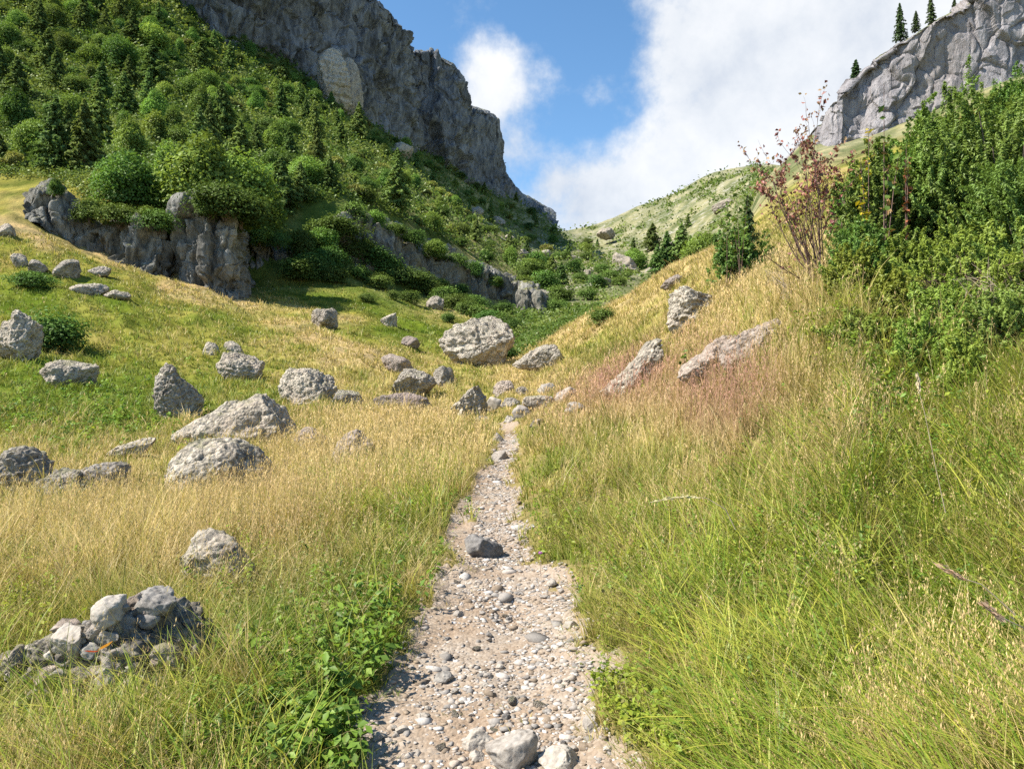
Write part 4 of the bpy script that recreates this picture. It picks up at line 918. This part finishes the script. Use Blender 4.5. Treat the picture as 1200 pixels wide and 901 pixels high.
    GL=[(.12,.19,.035),(.17,.25,.04),(.09,.14,.025)]
    sapling(1036,98,190,9.4,'tall leafy sapling rising above the junipers',GL+[(.24,.15,.06)],631,.07,3,24,0,.12)
    sapling(1018,150,200,9.6,'sapling with bright yellow leaves left of the tall green one',[(.55,.42,.03),(.48,.40,.04),(.30,.32,.04)],632,.06,3,22,0,.10)
    sapling(1062,168,220,9.4,'sapling with rusty red leaves right of the tall green one',[(.34,.12,.06),(.26,.10,.05),(.16,.15,.04)],633,.05,4,20,0,.12)
    sapling(868,222,320,20,'thin leafy sapling left of the leafless shrub',GL,634,.12,4,16,-.05,.3)
    sapling(852,236,310,20.5,'slight sapling with few leaves nearest the ridge',GL,635,.11,3,12,0,.3)
    sapling(802,408,380,13,'small leafy plant on the right bank below the perched boulder',GL,636,.06,3,14)
build_right_shrubs()

# ---------------------------------------------------------------- grass and herbs
def keep_off(x, y, slack=1.0):
    k=np.ones(len(x),bool)
    for rx,ry,a,b in ROCKS: k&=(((x-rx)/(a*slack))**2+((y-ry)/(b*slack))**2)>1
    return k
def blades(root, h, w, ang, lean, col0, col1, nseg=3, bend=1.7, side=None):
    n=len(root); t=np.linspace(0,1,nseg+1); dx=np.stack([np.cos(ang),np.sin(ang),np.zeros(n)],1)
    sd=ang+PI/2+RNG.normal(size=n)*.6 if side is None else side; sx=np.stack([np.cos(sd),np.sin(sd),np.zeros(n)],1)
    V=[];C=[]
    for k,tt in enumerate(t):
        c=root+dx*(lean*h*tt**bend)[:,None]+np.array([0,0,1])*(h*(tt-.32*np.minimum(lean,1.2)**1.3*tt**2.2))[:,None]
        ww=(w*(1-tt)**.6*.5)[:,None]; cc=col0*(1-tt)+col1*tt
        if k<nseg: V+= [c-sx*ww,c+sx*ww]; C+=[cc,cc]
        else: V.append(c); C.append(cc)
    m=2*nseg+1; V=np.stack(V,1); C=np.stack(C,1); f=[]
    for k in range(nseg-1): f+=[[2*k,2*k+1,2*k+3],[2*k,2*k+3,2*k+2]]
    f.append([2*nseg-2,2*nseg-1,2*nseg]); f=np.array(f)
    T=(f[None]+np.arange(n)[:,None,None]*m).reshape(-1,3)
    return V.reshape(-1,3),T,C.reshape(-1,3)
def join(parts):
    o=0;V=[];T=[];C=[]
    for v,t,c in parts: V.append(v);T.append(t+o);C.append(c);o+=len(v)
    return np.concatenate(V),np.concatenate(T),np.concatenate(C)

def build_grass():
    r=RNG
    def scatter(n, d0, d1, u0=-420, u1=1760):
        u=r.uniform(u0,u1,n); d=np.exp(r.uniform(math.log(d0),math.log(d1),n)); return u,d
    # tufts of green to straw turf
    parts=[]
    for (nt_,d0,d1,nb) in ((19000,1.7,5,13),(21500,5,16,10),(42000,16,48,9),(44000,48,140,6)):
        u,d=scatter(nt_,d0,d1)
        pm=path_mask(u,d); x=(u-600)/F*d; k=(r.random(nt_)>pm*.985)&keep_off(x,d,.62)&(r.random(nt_)<.45+1.6*sstep(-.5,.35,n2(x,d,.55,66,3)))
        if d1>40: vz=bil(VP,u,d); k&=~((d>66)&(u<680)&(vz<np.interp(u,*WLT)+62))&~((u>850)&(d>60))&~((u>680)&(d>75))&~((d>73)&(u<300))
        u=u[k];d=d[k];pm=pm[k]
        dry,pur,v=zones(u,d); dry=np.clip(dry+r.normal(size=len(u))*.20,0,1); pur=np.clip(pur+r.normal(size=len(u))*.12,0,1)
        tall=np.clip(.5+.7*n2((u-600)/F*d,d,1.3,61,2),.25,1.3)
        edge=np.clip(np.abs((u-np.interp(d,_pd,_pu))/F*d)/np.interp(d,_pd,_pw)-1,0,1); edge=np.where(d>20,1,edge)
        H=(.13+.22*tall+.10*dry)*(.55+.45*edge)*r.uniform(.7,1.25,len(u)); H=np.where(pm>.3,.07,H)
        H*=1-.62*np.clip(blob(u,v,606,482,70,24),0,1); H*=np.where(r.random(len(u))<.09,1.7,1.0); H*=np.where(d>14,1.0+.5*np.clip(n2(x[k] if False else (u-600)/F*d,d,2.2,65,2),-.6,1),1.0)
        U=np.repeat(u,nb);D=np.repeat(d,nb);m=len(U)
        rad=np.repeat((.022+.0035*d),nb); a=r.uniform(0,6.28,m); rr=rad*np.sqrt(r.random(m))
        xx=(U-600)/F*D+np.cos(a)*rr; yy=D+np.sin(a)*rr; uu_=600+F*xx/yy
        root=np.stack([xx,yy,bil(ZG,uu_,yy)-.015],1)
        h=np.repeat(H,nb)*r.uniform(.55,1.2,m)
        wind=np.repeat(n2((u-600)/F*d,d,1.2,62,3)*3.2+2.6,nb)
        ang=np.where(r.random(m)<.55,a+r.normal(size=m)*.5,wind+r.normal(size=m)*.5)
        lean=np.abs(r.normal(size=m))*.35+.22+np.repeat(.5*r.random(len(u))**3,nb)
        w=np.maximum(.0044,.00095*D)*r.uniform(.5,1.6,m)
        dr2=np.repeat(dry,nb); pu2=np.repeat(pur,nb)
        dj=np.clip(dr2+r.normal(size=m)*.17,0,1)
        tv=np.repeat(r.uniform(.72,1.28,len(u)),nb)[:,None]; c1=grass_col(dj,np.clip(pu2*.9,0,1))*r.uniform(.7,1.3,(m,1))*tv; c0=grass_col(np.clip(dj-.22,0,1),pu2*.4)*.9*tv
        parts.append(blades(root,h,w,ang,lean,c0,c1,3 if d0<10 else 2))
    V,T,C=join(parts)
    tag(mesh_obj('meadow_grass',V,T,M['grass'],col=C),'thick green and yellowing meadow grass on both sides of the path','grass',kind='stuff')
    # dry seed stalks
    parts=[]
    for (n,d0,d1) in ((20500,2.0,7),(43000,7,22),(17500,22,60)):
        u,d=scatter(n,d0,d1); pm=path_mask(u,d); dry,pur,v=zones(u,d); x=(u-600)/F*d
        gold=blob(u,v,440,545,110,55)+.5*blob(u,v,330,640,120,60)
        k=(r.random(n)<np.clip((dry-.42)*1.3+pur*1.2+gold,0.03,1))&(pm<.12)&keep_off(x,d,.78)
        u=u[k];d=d[k];dry=dry[k];pur=pur[k];gold=gold[k];m=len(u)
        g=ground(u,d); g[:,2]-=.01; h=(.34+.20*r.random(m)+.42*gold*r.random(m)+.1*pur)*np.where(r.random(m)<.1,1.3,1)*(1-.4*sstep(18,40,d))
        edge=np.clip(np.abs(x[k])/np.interp(d,_pd,_pw)-1,.2,1); h*=np.where(d<18,edge,1); vk=bil(VP,u,d); h*=1-.6*blob(u,vk,606,482,70,24)
        ang=n2((u-600)/F*d,d,2.5,63,2)*2+.3+r.normal(size=m)*.9; lean=np.abs(r.normal(size=m))*.16+.05
        w=np.maximum(.0022,.00062*d)*r.uniform(.8,1.2,m)
        pk=np.clip(pur*1.1+r.normal(size=m)*.15,0,1)[:,None]
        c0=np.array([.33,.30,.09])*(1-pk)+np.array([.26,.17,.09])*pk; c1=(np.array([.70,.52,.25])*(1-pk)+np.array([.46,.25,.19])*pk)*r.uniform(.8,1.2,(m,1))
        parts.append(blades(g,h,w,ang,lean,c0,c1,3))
        # panicle: spikelets round the upper quarter
        q=12 if d1<10 else (5 if d1<30 else 2)
        tt=r.uniform(.74,1.02,(m,q)); dx=np.stack([np.cos(ang),np.sin(ang),np.zeros(m)],1)
        P=g[:,None]+dx[:,None]*(lean[:,None]*h[:,None]*tt**1.7)[...,None]+np.array([0,0,1])*(h[:,None]*(tt-.32*lean[:,None]**1.3*tt**2.2))[...,None]
        P=P+r.normal(size=(m,q,3))*np.array([.007,.007,.006])*(1+.06*d)[:,None,None]; P=P.reshape(-1,3)
        s=np.repeat(np.maximum(.0042,.0010*d),q)*r.uniform(.6,1.3,m*q)
        # upright narrow leaves
        Vq,Tq=leaf_quads(P,unit(r.normal(size=P.shape)*[1,1,.25]),s,r,1.0)
        up=np.array([0,0,1.])*s[:,None]*1.7; tilt=r.normal(size=P.shape)*s[:,None]*.5; sd=unit(r.normal(size=P.shape)*[1,1,0])*s[:,None]*.45
        Vq=np.stack([P-up-tilt,P+sd,P+up+tilt,P-sd],1).reshape(-1,3)
        parts.append((Vq,Tq,np.repeat(np.repeat(c1,q,0)*r.uniform(.8,1.15,(m*q,1)),4,0)))
    # fallen and leaning bleached stems
    for (n,d0,d1) in ((2600,2.0,5),(5200,5,14)):
        u,d=scatter(n,d0,d1); dry,pur,v=zones(u,d); x=(u-600)/F*d; k=(path_mask(u,d)<.08)&keep_off(x,d,.9)&(np.abs(x)>.55)&(r.random(n)<.25+dry); u=u[k];d=d[k];m=len(u)
        g=ground(u,d); g[:,2]+=r.uniform(.0,.14,m); c=np.array([.62,.50,.26])*r.uniform(.6,1.15,(m,1))
        parts.append(blades(g,r.uniform(.22,.5,m),np.maximum(.0026,.0007*d),r.uniform(0,6.28,m),r.uniform(.55,1.25,m),c,c,4,1.3))
    V,T,C=join(parts)
    tag(mesh_obj('dry_seed_grass',V,T,M['grass'],col=C),'tall straw and pinkish seed grass standing through the meadow','grass',kind='stuff')
    # long lush blades, lower right and lower left
    parts=[]
    for (n,cu,su,d0,d1) in ((12500,1010,240,1.7,6.5),(2600,120,190,2.0,4.2),(2200,480,60,8,13)):
        u=r.normal(cu,su,n); d=np.exp(r.uniform(math.log(d0),math.log(d1),n)); x=(u-600)/F*d; k=(path_mask(u,d)<.05)&(np.abs(x)>.75)&keep_off(x,d,.85)&(u<1760)&(u>-300); u=u[k];d=d[k];m=len(u)
        g=ground(u,d); g[:,2]-=.02; cl=n2((u-600)/F*d,d,.35,64,2); 
        ang=PI*.95+cl*2.6+r.normal(size=m)*.75; lean=.45+np.abs(r.normal(size=m))*.45; h=r.uniform(.28,.55,m); w=r.uniform(.0045,.0145,m)*np.maximum(1,d/6)
        c=np.array([.16,.255,.028])+(np.array([.47,.46,.075])-np.array([.16,.255,.028]))*np.clip(.40+.55*n2((u-600)/F*d,d,.6,67,2)+.42*r.normal(size=m),0,1.1)[:,None]
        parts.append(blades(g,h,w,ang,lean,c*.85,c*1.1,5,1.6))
    V,T,C=join(parts)
    tag(mesh_obj('long_grass',V,T,M['grass'],col=C),'long arching bright green grass blades in the foreground','grass',kind='stuff')
build_grass()

def build_herbs():
    r=np.random.default_rng(91); P=[];Nm=[];S=[];C=[];parts=[]
    # (bearing, row, spread u, spread v, plants, height, leaf, colours)
    lush=[(.18,.29,.045),(.24,.35,.055),(.13,.22,.04)]; lime=[(.33,.38,.05),(.26,.33,.045)]; drab=[(.30,.28,.10),(.38,.32,.14),(.22,.23,.07)]
    beds=[(400,800,60,75,230,.22,.034,lush),(330,790,60,50,120,.20,.030,lush),(150,870,170,35,230,.17,.032,lush),(380,880,60,25,60,.16,.04,lush),(445,665,22,45,60,.14,.028,lush+lime),(300,730,60,60,140,.34,.016,drab),(380,690,60,60,150,.40,.016,drab),
          (780,720,90,110,420,.20,.013,lime+drab),(720,600,70,80,260,.2,.013,lime+drab),(980,640,170,90,520,.26,.015,lime+drab+lush),(960,780,170,90,420,.22,.017,lush+lime),(1080,560,120,60,300,.28,.017,lime+lush),(560,560,60,40,60,.12,.015,lime),(1120,840,90,60,280,.2,.026,lush+lime),(900,720,110,70,220,.2,.021,lush+lime),(980,860,130,30,160,.16,.024,lush),(690,640,40,60,120,.18,.02,lime+drab),(660,560,30,60,90,.16,.026,lime),(760,860,40,30,150,.16,.022,lime),(520,585,25,20,40,.15,.03,lush),(20,725,30,25,60,.24,.022,lime),(275,690,22,24,60,.32,.02,lime),(420,600,30,30,60,.3,.02,lime),(200,640,150,30,120,.25,.016,drab+lime),
          (830,640,120,60,110,.25,.022,lush+lime),(90,470,110,22,200,.35,.07,lush),(100,500,90,14,120,.3,.07,lush+lime),(1080,420,90,60,160,.3,.03,lime+lush),(940,380,50,40,60,.3,.03,drab+lime)]
    for (cu,cv,su,sv,n,h,lf,cols) in beds:
        for k in range(n):
            u=r.normal(cu,su);v=r.normal(cv,sv); d=at(u,v)
            if d<1.9 or d>60 or path_mask(np.array([u]),np.array([d]))[0]>.15: continue
            g=ground([u],[d])[0]; hh=h*r.uniform(.6,1.25); m=r.integers(9,20); c=np.array(cols[r.integers(len(cols))])
            t=r.random(m)**.7; a=r.uniform(0,6.28,m); ln=r.normal(size=2)*.3*hh
            rad=lf*(1.5-.9*t)+lf*.3
            P.append(g+np.stack([np.cos(a)*rad+ln[0]*t,np.sin(a)*rad+ln[1]*t,hh*t+.01],1)); Nm.append(unit(np.stack([np.cos(a)*.5,np.sin(a)*.5,np.full(m,.85)],1)+r.normal(size=(m,3))*.3)); S.append(lf*r.uniform(.6,1.2,m)); C.append(c*r.uniform(.8,1.2,(m,1)))
            parts.append(blades((g+np.array([0,0,-.01]))[None],np.array([hh*1.05]),np.array([.005*max(1,d/5)]),np.array([math.atan2(ln[1],ln[0])]),np.array([np.hypot(*ln)/hh]),(c*.9)[None],c[None],2,1.0))
    P=np.concatenate(P);Nm=np.concatenate(Nm);S=np.concatenate(S);C=np.concatenate(C)
    V,T=leaf_quads(P,Nm,S,r,1.7,.35); parts.append((V,T,np.repeat(C,4,0))); V,T,C=join(parts)
    tag(mesh_obj('leafy_herbs',V,T,M['herb'],col=C),'low broad leaved herbs filling the path margins and the green hollow','herbs',kind='stuff')
build_herbs()

def build_details():
    r=np.random.default_rng(95)
    def stick(pts,d,rad,name,label,cat,mat='drywood'):
        P=np.array([[(u-600)/F*(d+e),d+e,CH+(450-v)/F*(d+e)] for u,v,e in pts]); o0=P[0].copy(); V,Fq=tubes([(P-o0,np.linspace(rad,rad*.5,len(P)))],6)
        o=mesh_obj(name,V,Fq,M[mat],smooth=True); o.location=o0; tag(o,label,cat)
    stick([(400,906,0),(384,884,.03),(368,864,.06),(356,845,.09)],at(384,890)-.1,.008,'dry_stick','dry bent stick poking out of the herbs left of the path','stick')
    stick([(527,799,0),(545,797,.01),(562,799,.0)],at(545,799),.006,'twig','short brown twig lying across the stones of the path','stick','twig')
    stick([(26,720,0),(31,700,.02),(33,684,.03)],at(28,724),.005,'dry_stick','pale dry stick standing upright behind the near rock heap','stick')
    # seed stalks leaning over the right bank
    def stalk(pts,d,label,col,head):
        P=np.array([[(u-600)/F*(d+e),d+e,CH+(450-v)/F*(d+e)] for u,v,e in pts]); root=empty('seed_stalk',tuple(P[0])); Q=P-P[0]
        V,Fq=tubes([(Q,np.linspace(.0022,.0012,len(Q)))],5); mesh_obj('stem',V,Fq,M['drywood'],root)
        n=70; t=r.uniform(1-head,1,n)*(len(Q)-1); pp=np.stack([np.interp(t,np.arange(len(Q)),Q[:,k]) for k in range(3)],1)+r.normal(size=(n,3))*.004
        tg=unit(Q[-1]-Q[-2]); s=r.uniform(.006,.011,n)[:,None]; sd=unit(r.normal(size=(n,3)))*s*.4
        V=np.stack([pp-tg*s,pp+sd,pp+tg*s*1.4,pp-sd],1).reshape(-1,3); i=np.arange(n)[:,None]*4
        mesh_obj('seed_head',V,np.concatenate([i+[[0,1,2]],i+[[0,2,3]]],0),M['plain_leaf'],root,col=np.array(col)); tag(root,label,'grass stalk')
    stalk([(1108,600,0),(1096,545,.02),(1084,485,.02),(1078,462,.02),(1075,437,.02)],3.4,'tall pale seed stalk standing out on the right bank',(.60,.50,.33),.22)
    stalk([(862,620,0),(850,596,.02),(828,583,.02),(800,581,.02),(762,588,.02)],3.6,'nodding oat coloured stalk over the grass right of the path',(.62,.55,.30),.45)
    stalk([(1170,905,0),(1130,850,.05),(1100,815,.05),(1082,796,.05)],2.3,'bare straw coloured stalk slanting over the lower right grass',(.55,.48,.25),.1)
    stalk([(1230,800,0),(1200,735,-.02),(1172,722,-.03),(1150,706,-.03)],1.9,'brown seed head bending in from the right edge',(.70,.48,.32),.4)
    stalk([(1190,720,0),(1150,684,.02),(1125,676,.02),(1098,662,.02)],2.1,'brown seed head second from the right edge above the first',(.68,.46,.30),.45)
    # pink flower by the path, purple spikes at lower right
    def flower(u,v,d,R,h,label,col,spike=False):
        g=ground([u],[d])[0]; top=np.array([(u-600)/F*d,d,CH+(450-v)/F*d]); root=empty('wild_flower',(top[0],top[1],min(g[2],top[2]-h))); q=np.array(root.location); e=top-q
        V,Fq=tubes([(np.array([[0,0,-.02],e*.5+[.006,0,0],e]),np.array([.002,.0017,.0013]))],5); mesh_obj('stem',V,Fq,M['twig'],root)
        n=70; dirs=unit(r.normal(size=(n,3))); P=e+dirs*np.array([R,R,R*(2.6 if spike else .5)])*r.uniform(.5,1,(n,1)); V,T=leaf_quads(P,unit(dirs+r.normal(size=(n,3))*.5),R*.5,r,1.8)
        mesh_obj('flower_head',V,T,M['plain_leaf'],root,col=np.repeat(np.array(col)*r.uniform(.8,1.2,(n,1)),4,0)); tag(root,label,'flower')
    flower(633,647,at(640,672),.020,.16,'single pink wildflower at the right margin of the path',(.55,.22,.50))
    flower(1035,862,2.35,.010,.12,'dark purple flower spike at left of two near the lower right corner',(.16,.06,.07),True)
    flower(1076,830,2.45,.010,.12,'reddish purple flower spike above the other in the lower right grass',(.19,.07,.08),True)
    flower(1150,884,2.1,.010,.12,'dark flower spike nearest the bottom right corner',(.13,.05,.06),True)
    flower(762,770,at(762,800),.009,.14,'tiny lilac flower in the grass right of the lower path',(.40,.22,.45))
    # yellowing feathery plant
    for (u,v,col,l) in [(888,742,(.50,.40,.06),'withered golden yellow plume plant in the green grass at right'),(930,705,(.26,.32,.06),'pale green feathery plant above the golden plume plant'),(872,760,(.42,.30,.12),'small brownish plume plant left of the golden one')]:
        d=at(u,v+14); g=ground([u],[d])[0]; n=150; P=np.zeros((n,3)); a=r.uniform(0,6.28,n)
        V,T,C=blades(P,r.uniform(.06,.15,n),np.full(n,.004),a,r.uniform(.3,1.3,n),np.array([col]*n)*.9,np.array([col]*n)*r.uniform(.8,1.2,(n,1)),3)
        o=mesh_obj('plume_plant',V,T,M['grass'],col=C); o.location=g+np.array([0,0,.10]); tag(o,l,'plant')
build_details()

# ---------------------------------------------------------------- sun, sky, camera
SUN_EL=math.radians(50); sun_az=math.radians(262)      # compass bearing, 0 = +Y (view direction), clockwise
sd=Vector((math.sin(sun_az)*math.cos(SUN_EL),math.cos(sun_az)*math.cos(SUN_EL),math.sin(SUN_EL)))
sl=bpy.data.lights.new('sun','SUN'); sl.energy=4.9; sl.angle=math.radians(.53); sl.color=(1,.945,.84)
so=bpy.data.objects.new('sun',sl); COL.objects.link(so); so.rotation_euler=sd.to_track_quat('Z','Y').to_euler(); so.location=(-50,0,80)

w=bpy.data.worlds.new('World'); scene.world=w; w.use_nodes=True; nt=w.node_tree; nt.nodes.clear()
out=nt.nodes.new('ShaderNodeOutputWorld'); sky=nt.nodes.new('ShaderNodeTexSky'); sky.sky_type='NISHITA'; sky.sun_disc=False
sky.sun_elevation=SUN_EL; sky.sun_rotation=sun_az; sky.altitude=1400; sky.air_density=1.0; sky.dust_density=.3; sky.ozone_density=1.1
bg=N(nt,'ShaderNodeBackground',Strength=.112); hsv=N(nt,'ShaderNodeHueSaturation',Saturation=1.16); hsv.inputs['Hue'].default_value=.494; L(nt,sky.outputs[0],hsv.inputs['Color']); L(nt,hsv.outputs[0],bg.inputs[0])
tc=nt.nodes.new('ShaderNodeTexCoord'); Dv=tc.outputs['Generated']
def dirv(u,v): return Vector((u-600,F,450-v)).normalized()
nA=N(nt,'ShaderNodeTexNoise',Scale=7.0,Detail=10.0,Roughness=.62); L(nt,Dv,nA.inputs['Vector'])
nB=N(nt,'ShaderNodeTexNoise',Scale=2.3,Detail=4.0); L(nt,Dv,nB.inputs['Vector'])
# centres and angular radii of the cloud masses
CL=[(930,40,190,1.25),(1010,170,200,1.25),(860,120,110,1.0),(790,20,60,.75),(800,90,60,.7),(870,225,110,1.0),(770,225,75,.8),(700,245,70,.8),(640,235,50,.6),(580,115,72,.66),(600,170,60,.8),(555,85,45,.5),(650,215,60,.8),(740,270,100,1.0),(1150,-60,300,1.25),(705,105,26,.45),(540,5,34,.35),(455,-20,45,.5),(1000,330,200,1)]
acc=None
for (u,v,rad,k) in CL:
    vm=nt.nodes.new('ShaderNodeVectorMath'); vm.operation='DISTANCE'; L(nt,Dv,vm.inputs[0]); vm.inputs[1].default_value=dirv(u,v)
    rr=rad/F*(dirv(u,v).y**1.5)
    x=mth(nt,'MULTIPLY',mth(nt,'SUBTRACT',1.0,mth(nt,'DIVIDE',vm.outputs['Value'],rr*1.35),True),k*1.25)
    acc=x if acc is None else mth(nt,'ADD',mth(nt,'MAXIMUM',acc,x),mth(nt,'MULTIPLY',mth(nt,'MINIMUM',acc,x),.35))
dens=mth(nt,'ADD',acc,mth(nt,'MULTIPLY',mth(nt,'SUBTRACT',nA.outputs[0],.5),3.1))
msk=nt.nodes.new('ShaderNodeMapRange'); msk.interpolation_type='SMOOTHSTEP'; msk.inputs[1].default_value=.20; msk.inputs[2].default_value=1.12; L(nt,mth(nt,'MULTIPLY',dens,mth(nt,'GREATER_THAN',acc,.001)),msk.inputs[0])
cc=ramp(nt,[(.36,(.56,.62,.72)),(.48,(.80,.83,.87)),(.60,(.98,.98,.98))],mth(nt,'ADD',mth(nt,'MULTIPLY',nA.outputs[0],.5),mth(nt,'MULTIPLY',nB.outputs[0],.5)))
bc=N(nt,'ShaderNodeBackground',Strength=.56); L(nt,cc,bc.inputs[0])
mx=nt.nodes.new('ShaderNodeMixShader'); L(nt,mth(nt,'MULTIPLY',msk.outputs[0],.93),mx.inputs[0]); L(nt,bg.outputs[0],mx.inputs[1]); L(nt,bc.outputs[0],mx.inputs[2]); L(nt,mx.outputs[0],out.inputs[0])

cam=bpy.data.cameras.new('camera'); co=bpy.data.objects.new('camera',cam); COL.objects.link(co)
co.location=(0,0,CH); co.rotation_euler=(PI/2,0,0); cam.sensor_fit='HORIZONTAL'; cam.sensor_width=36; cam.lens=36*F/1200; cam.clip_start=.05; cam.clip_end=6000
scene.camera=co
scene.view_settings.view_transform='Standard'; scene.view_settings.look='None'; scene.view_settings.gamma=1; scene.view_settings.exposure=1.0
scene.view_settings.use_curve_mapping=False
cy=scene.cycles; cy.max_bounces=6; cy.diffuse_bounces=3; cy.glossy_bounces=2; cy.transmission_bounces=4; cy.transparent_max_bounces=4; cy.volume_bounces=0
cy.use_adaptive_sampling=False
cy.caustics_reflective=False; cy.caustics_refractive=False; cy.use_denoising=False
scene.render.use_persistent_data=False
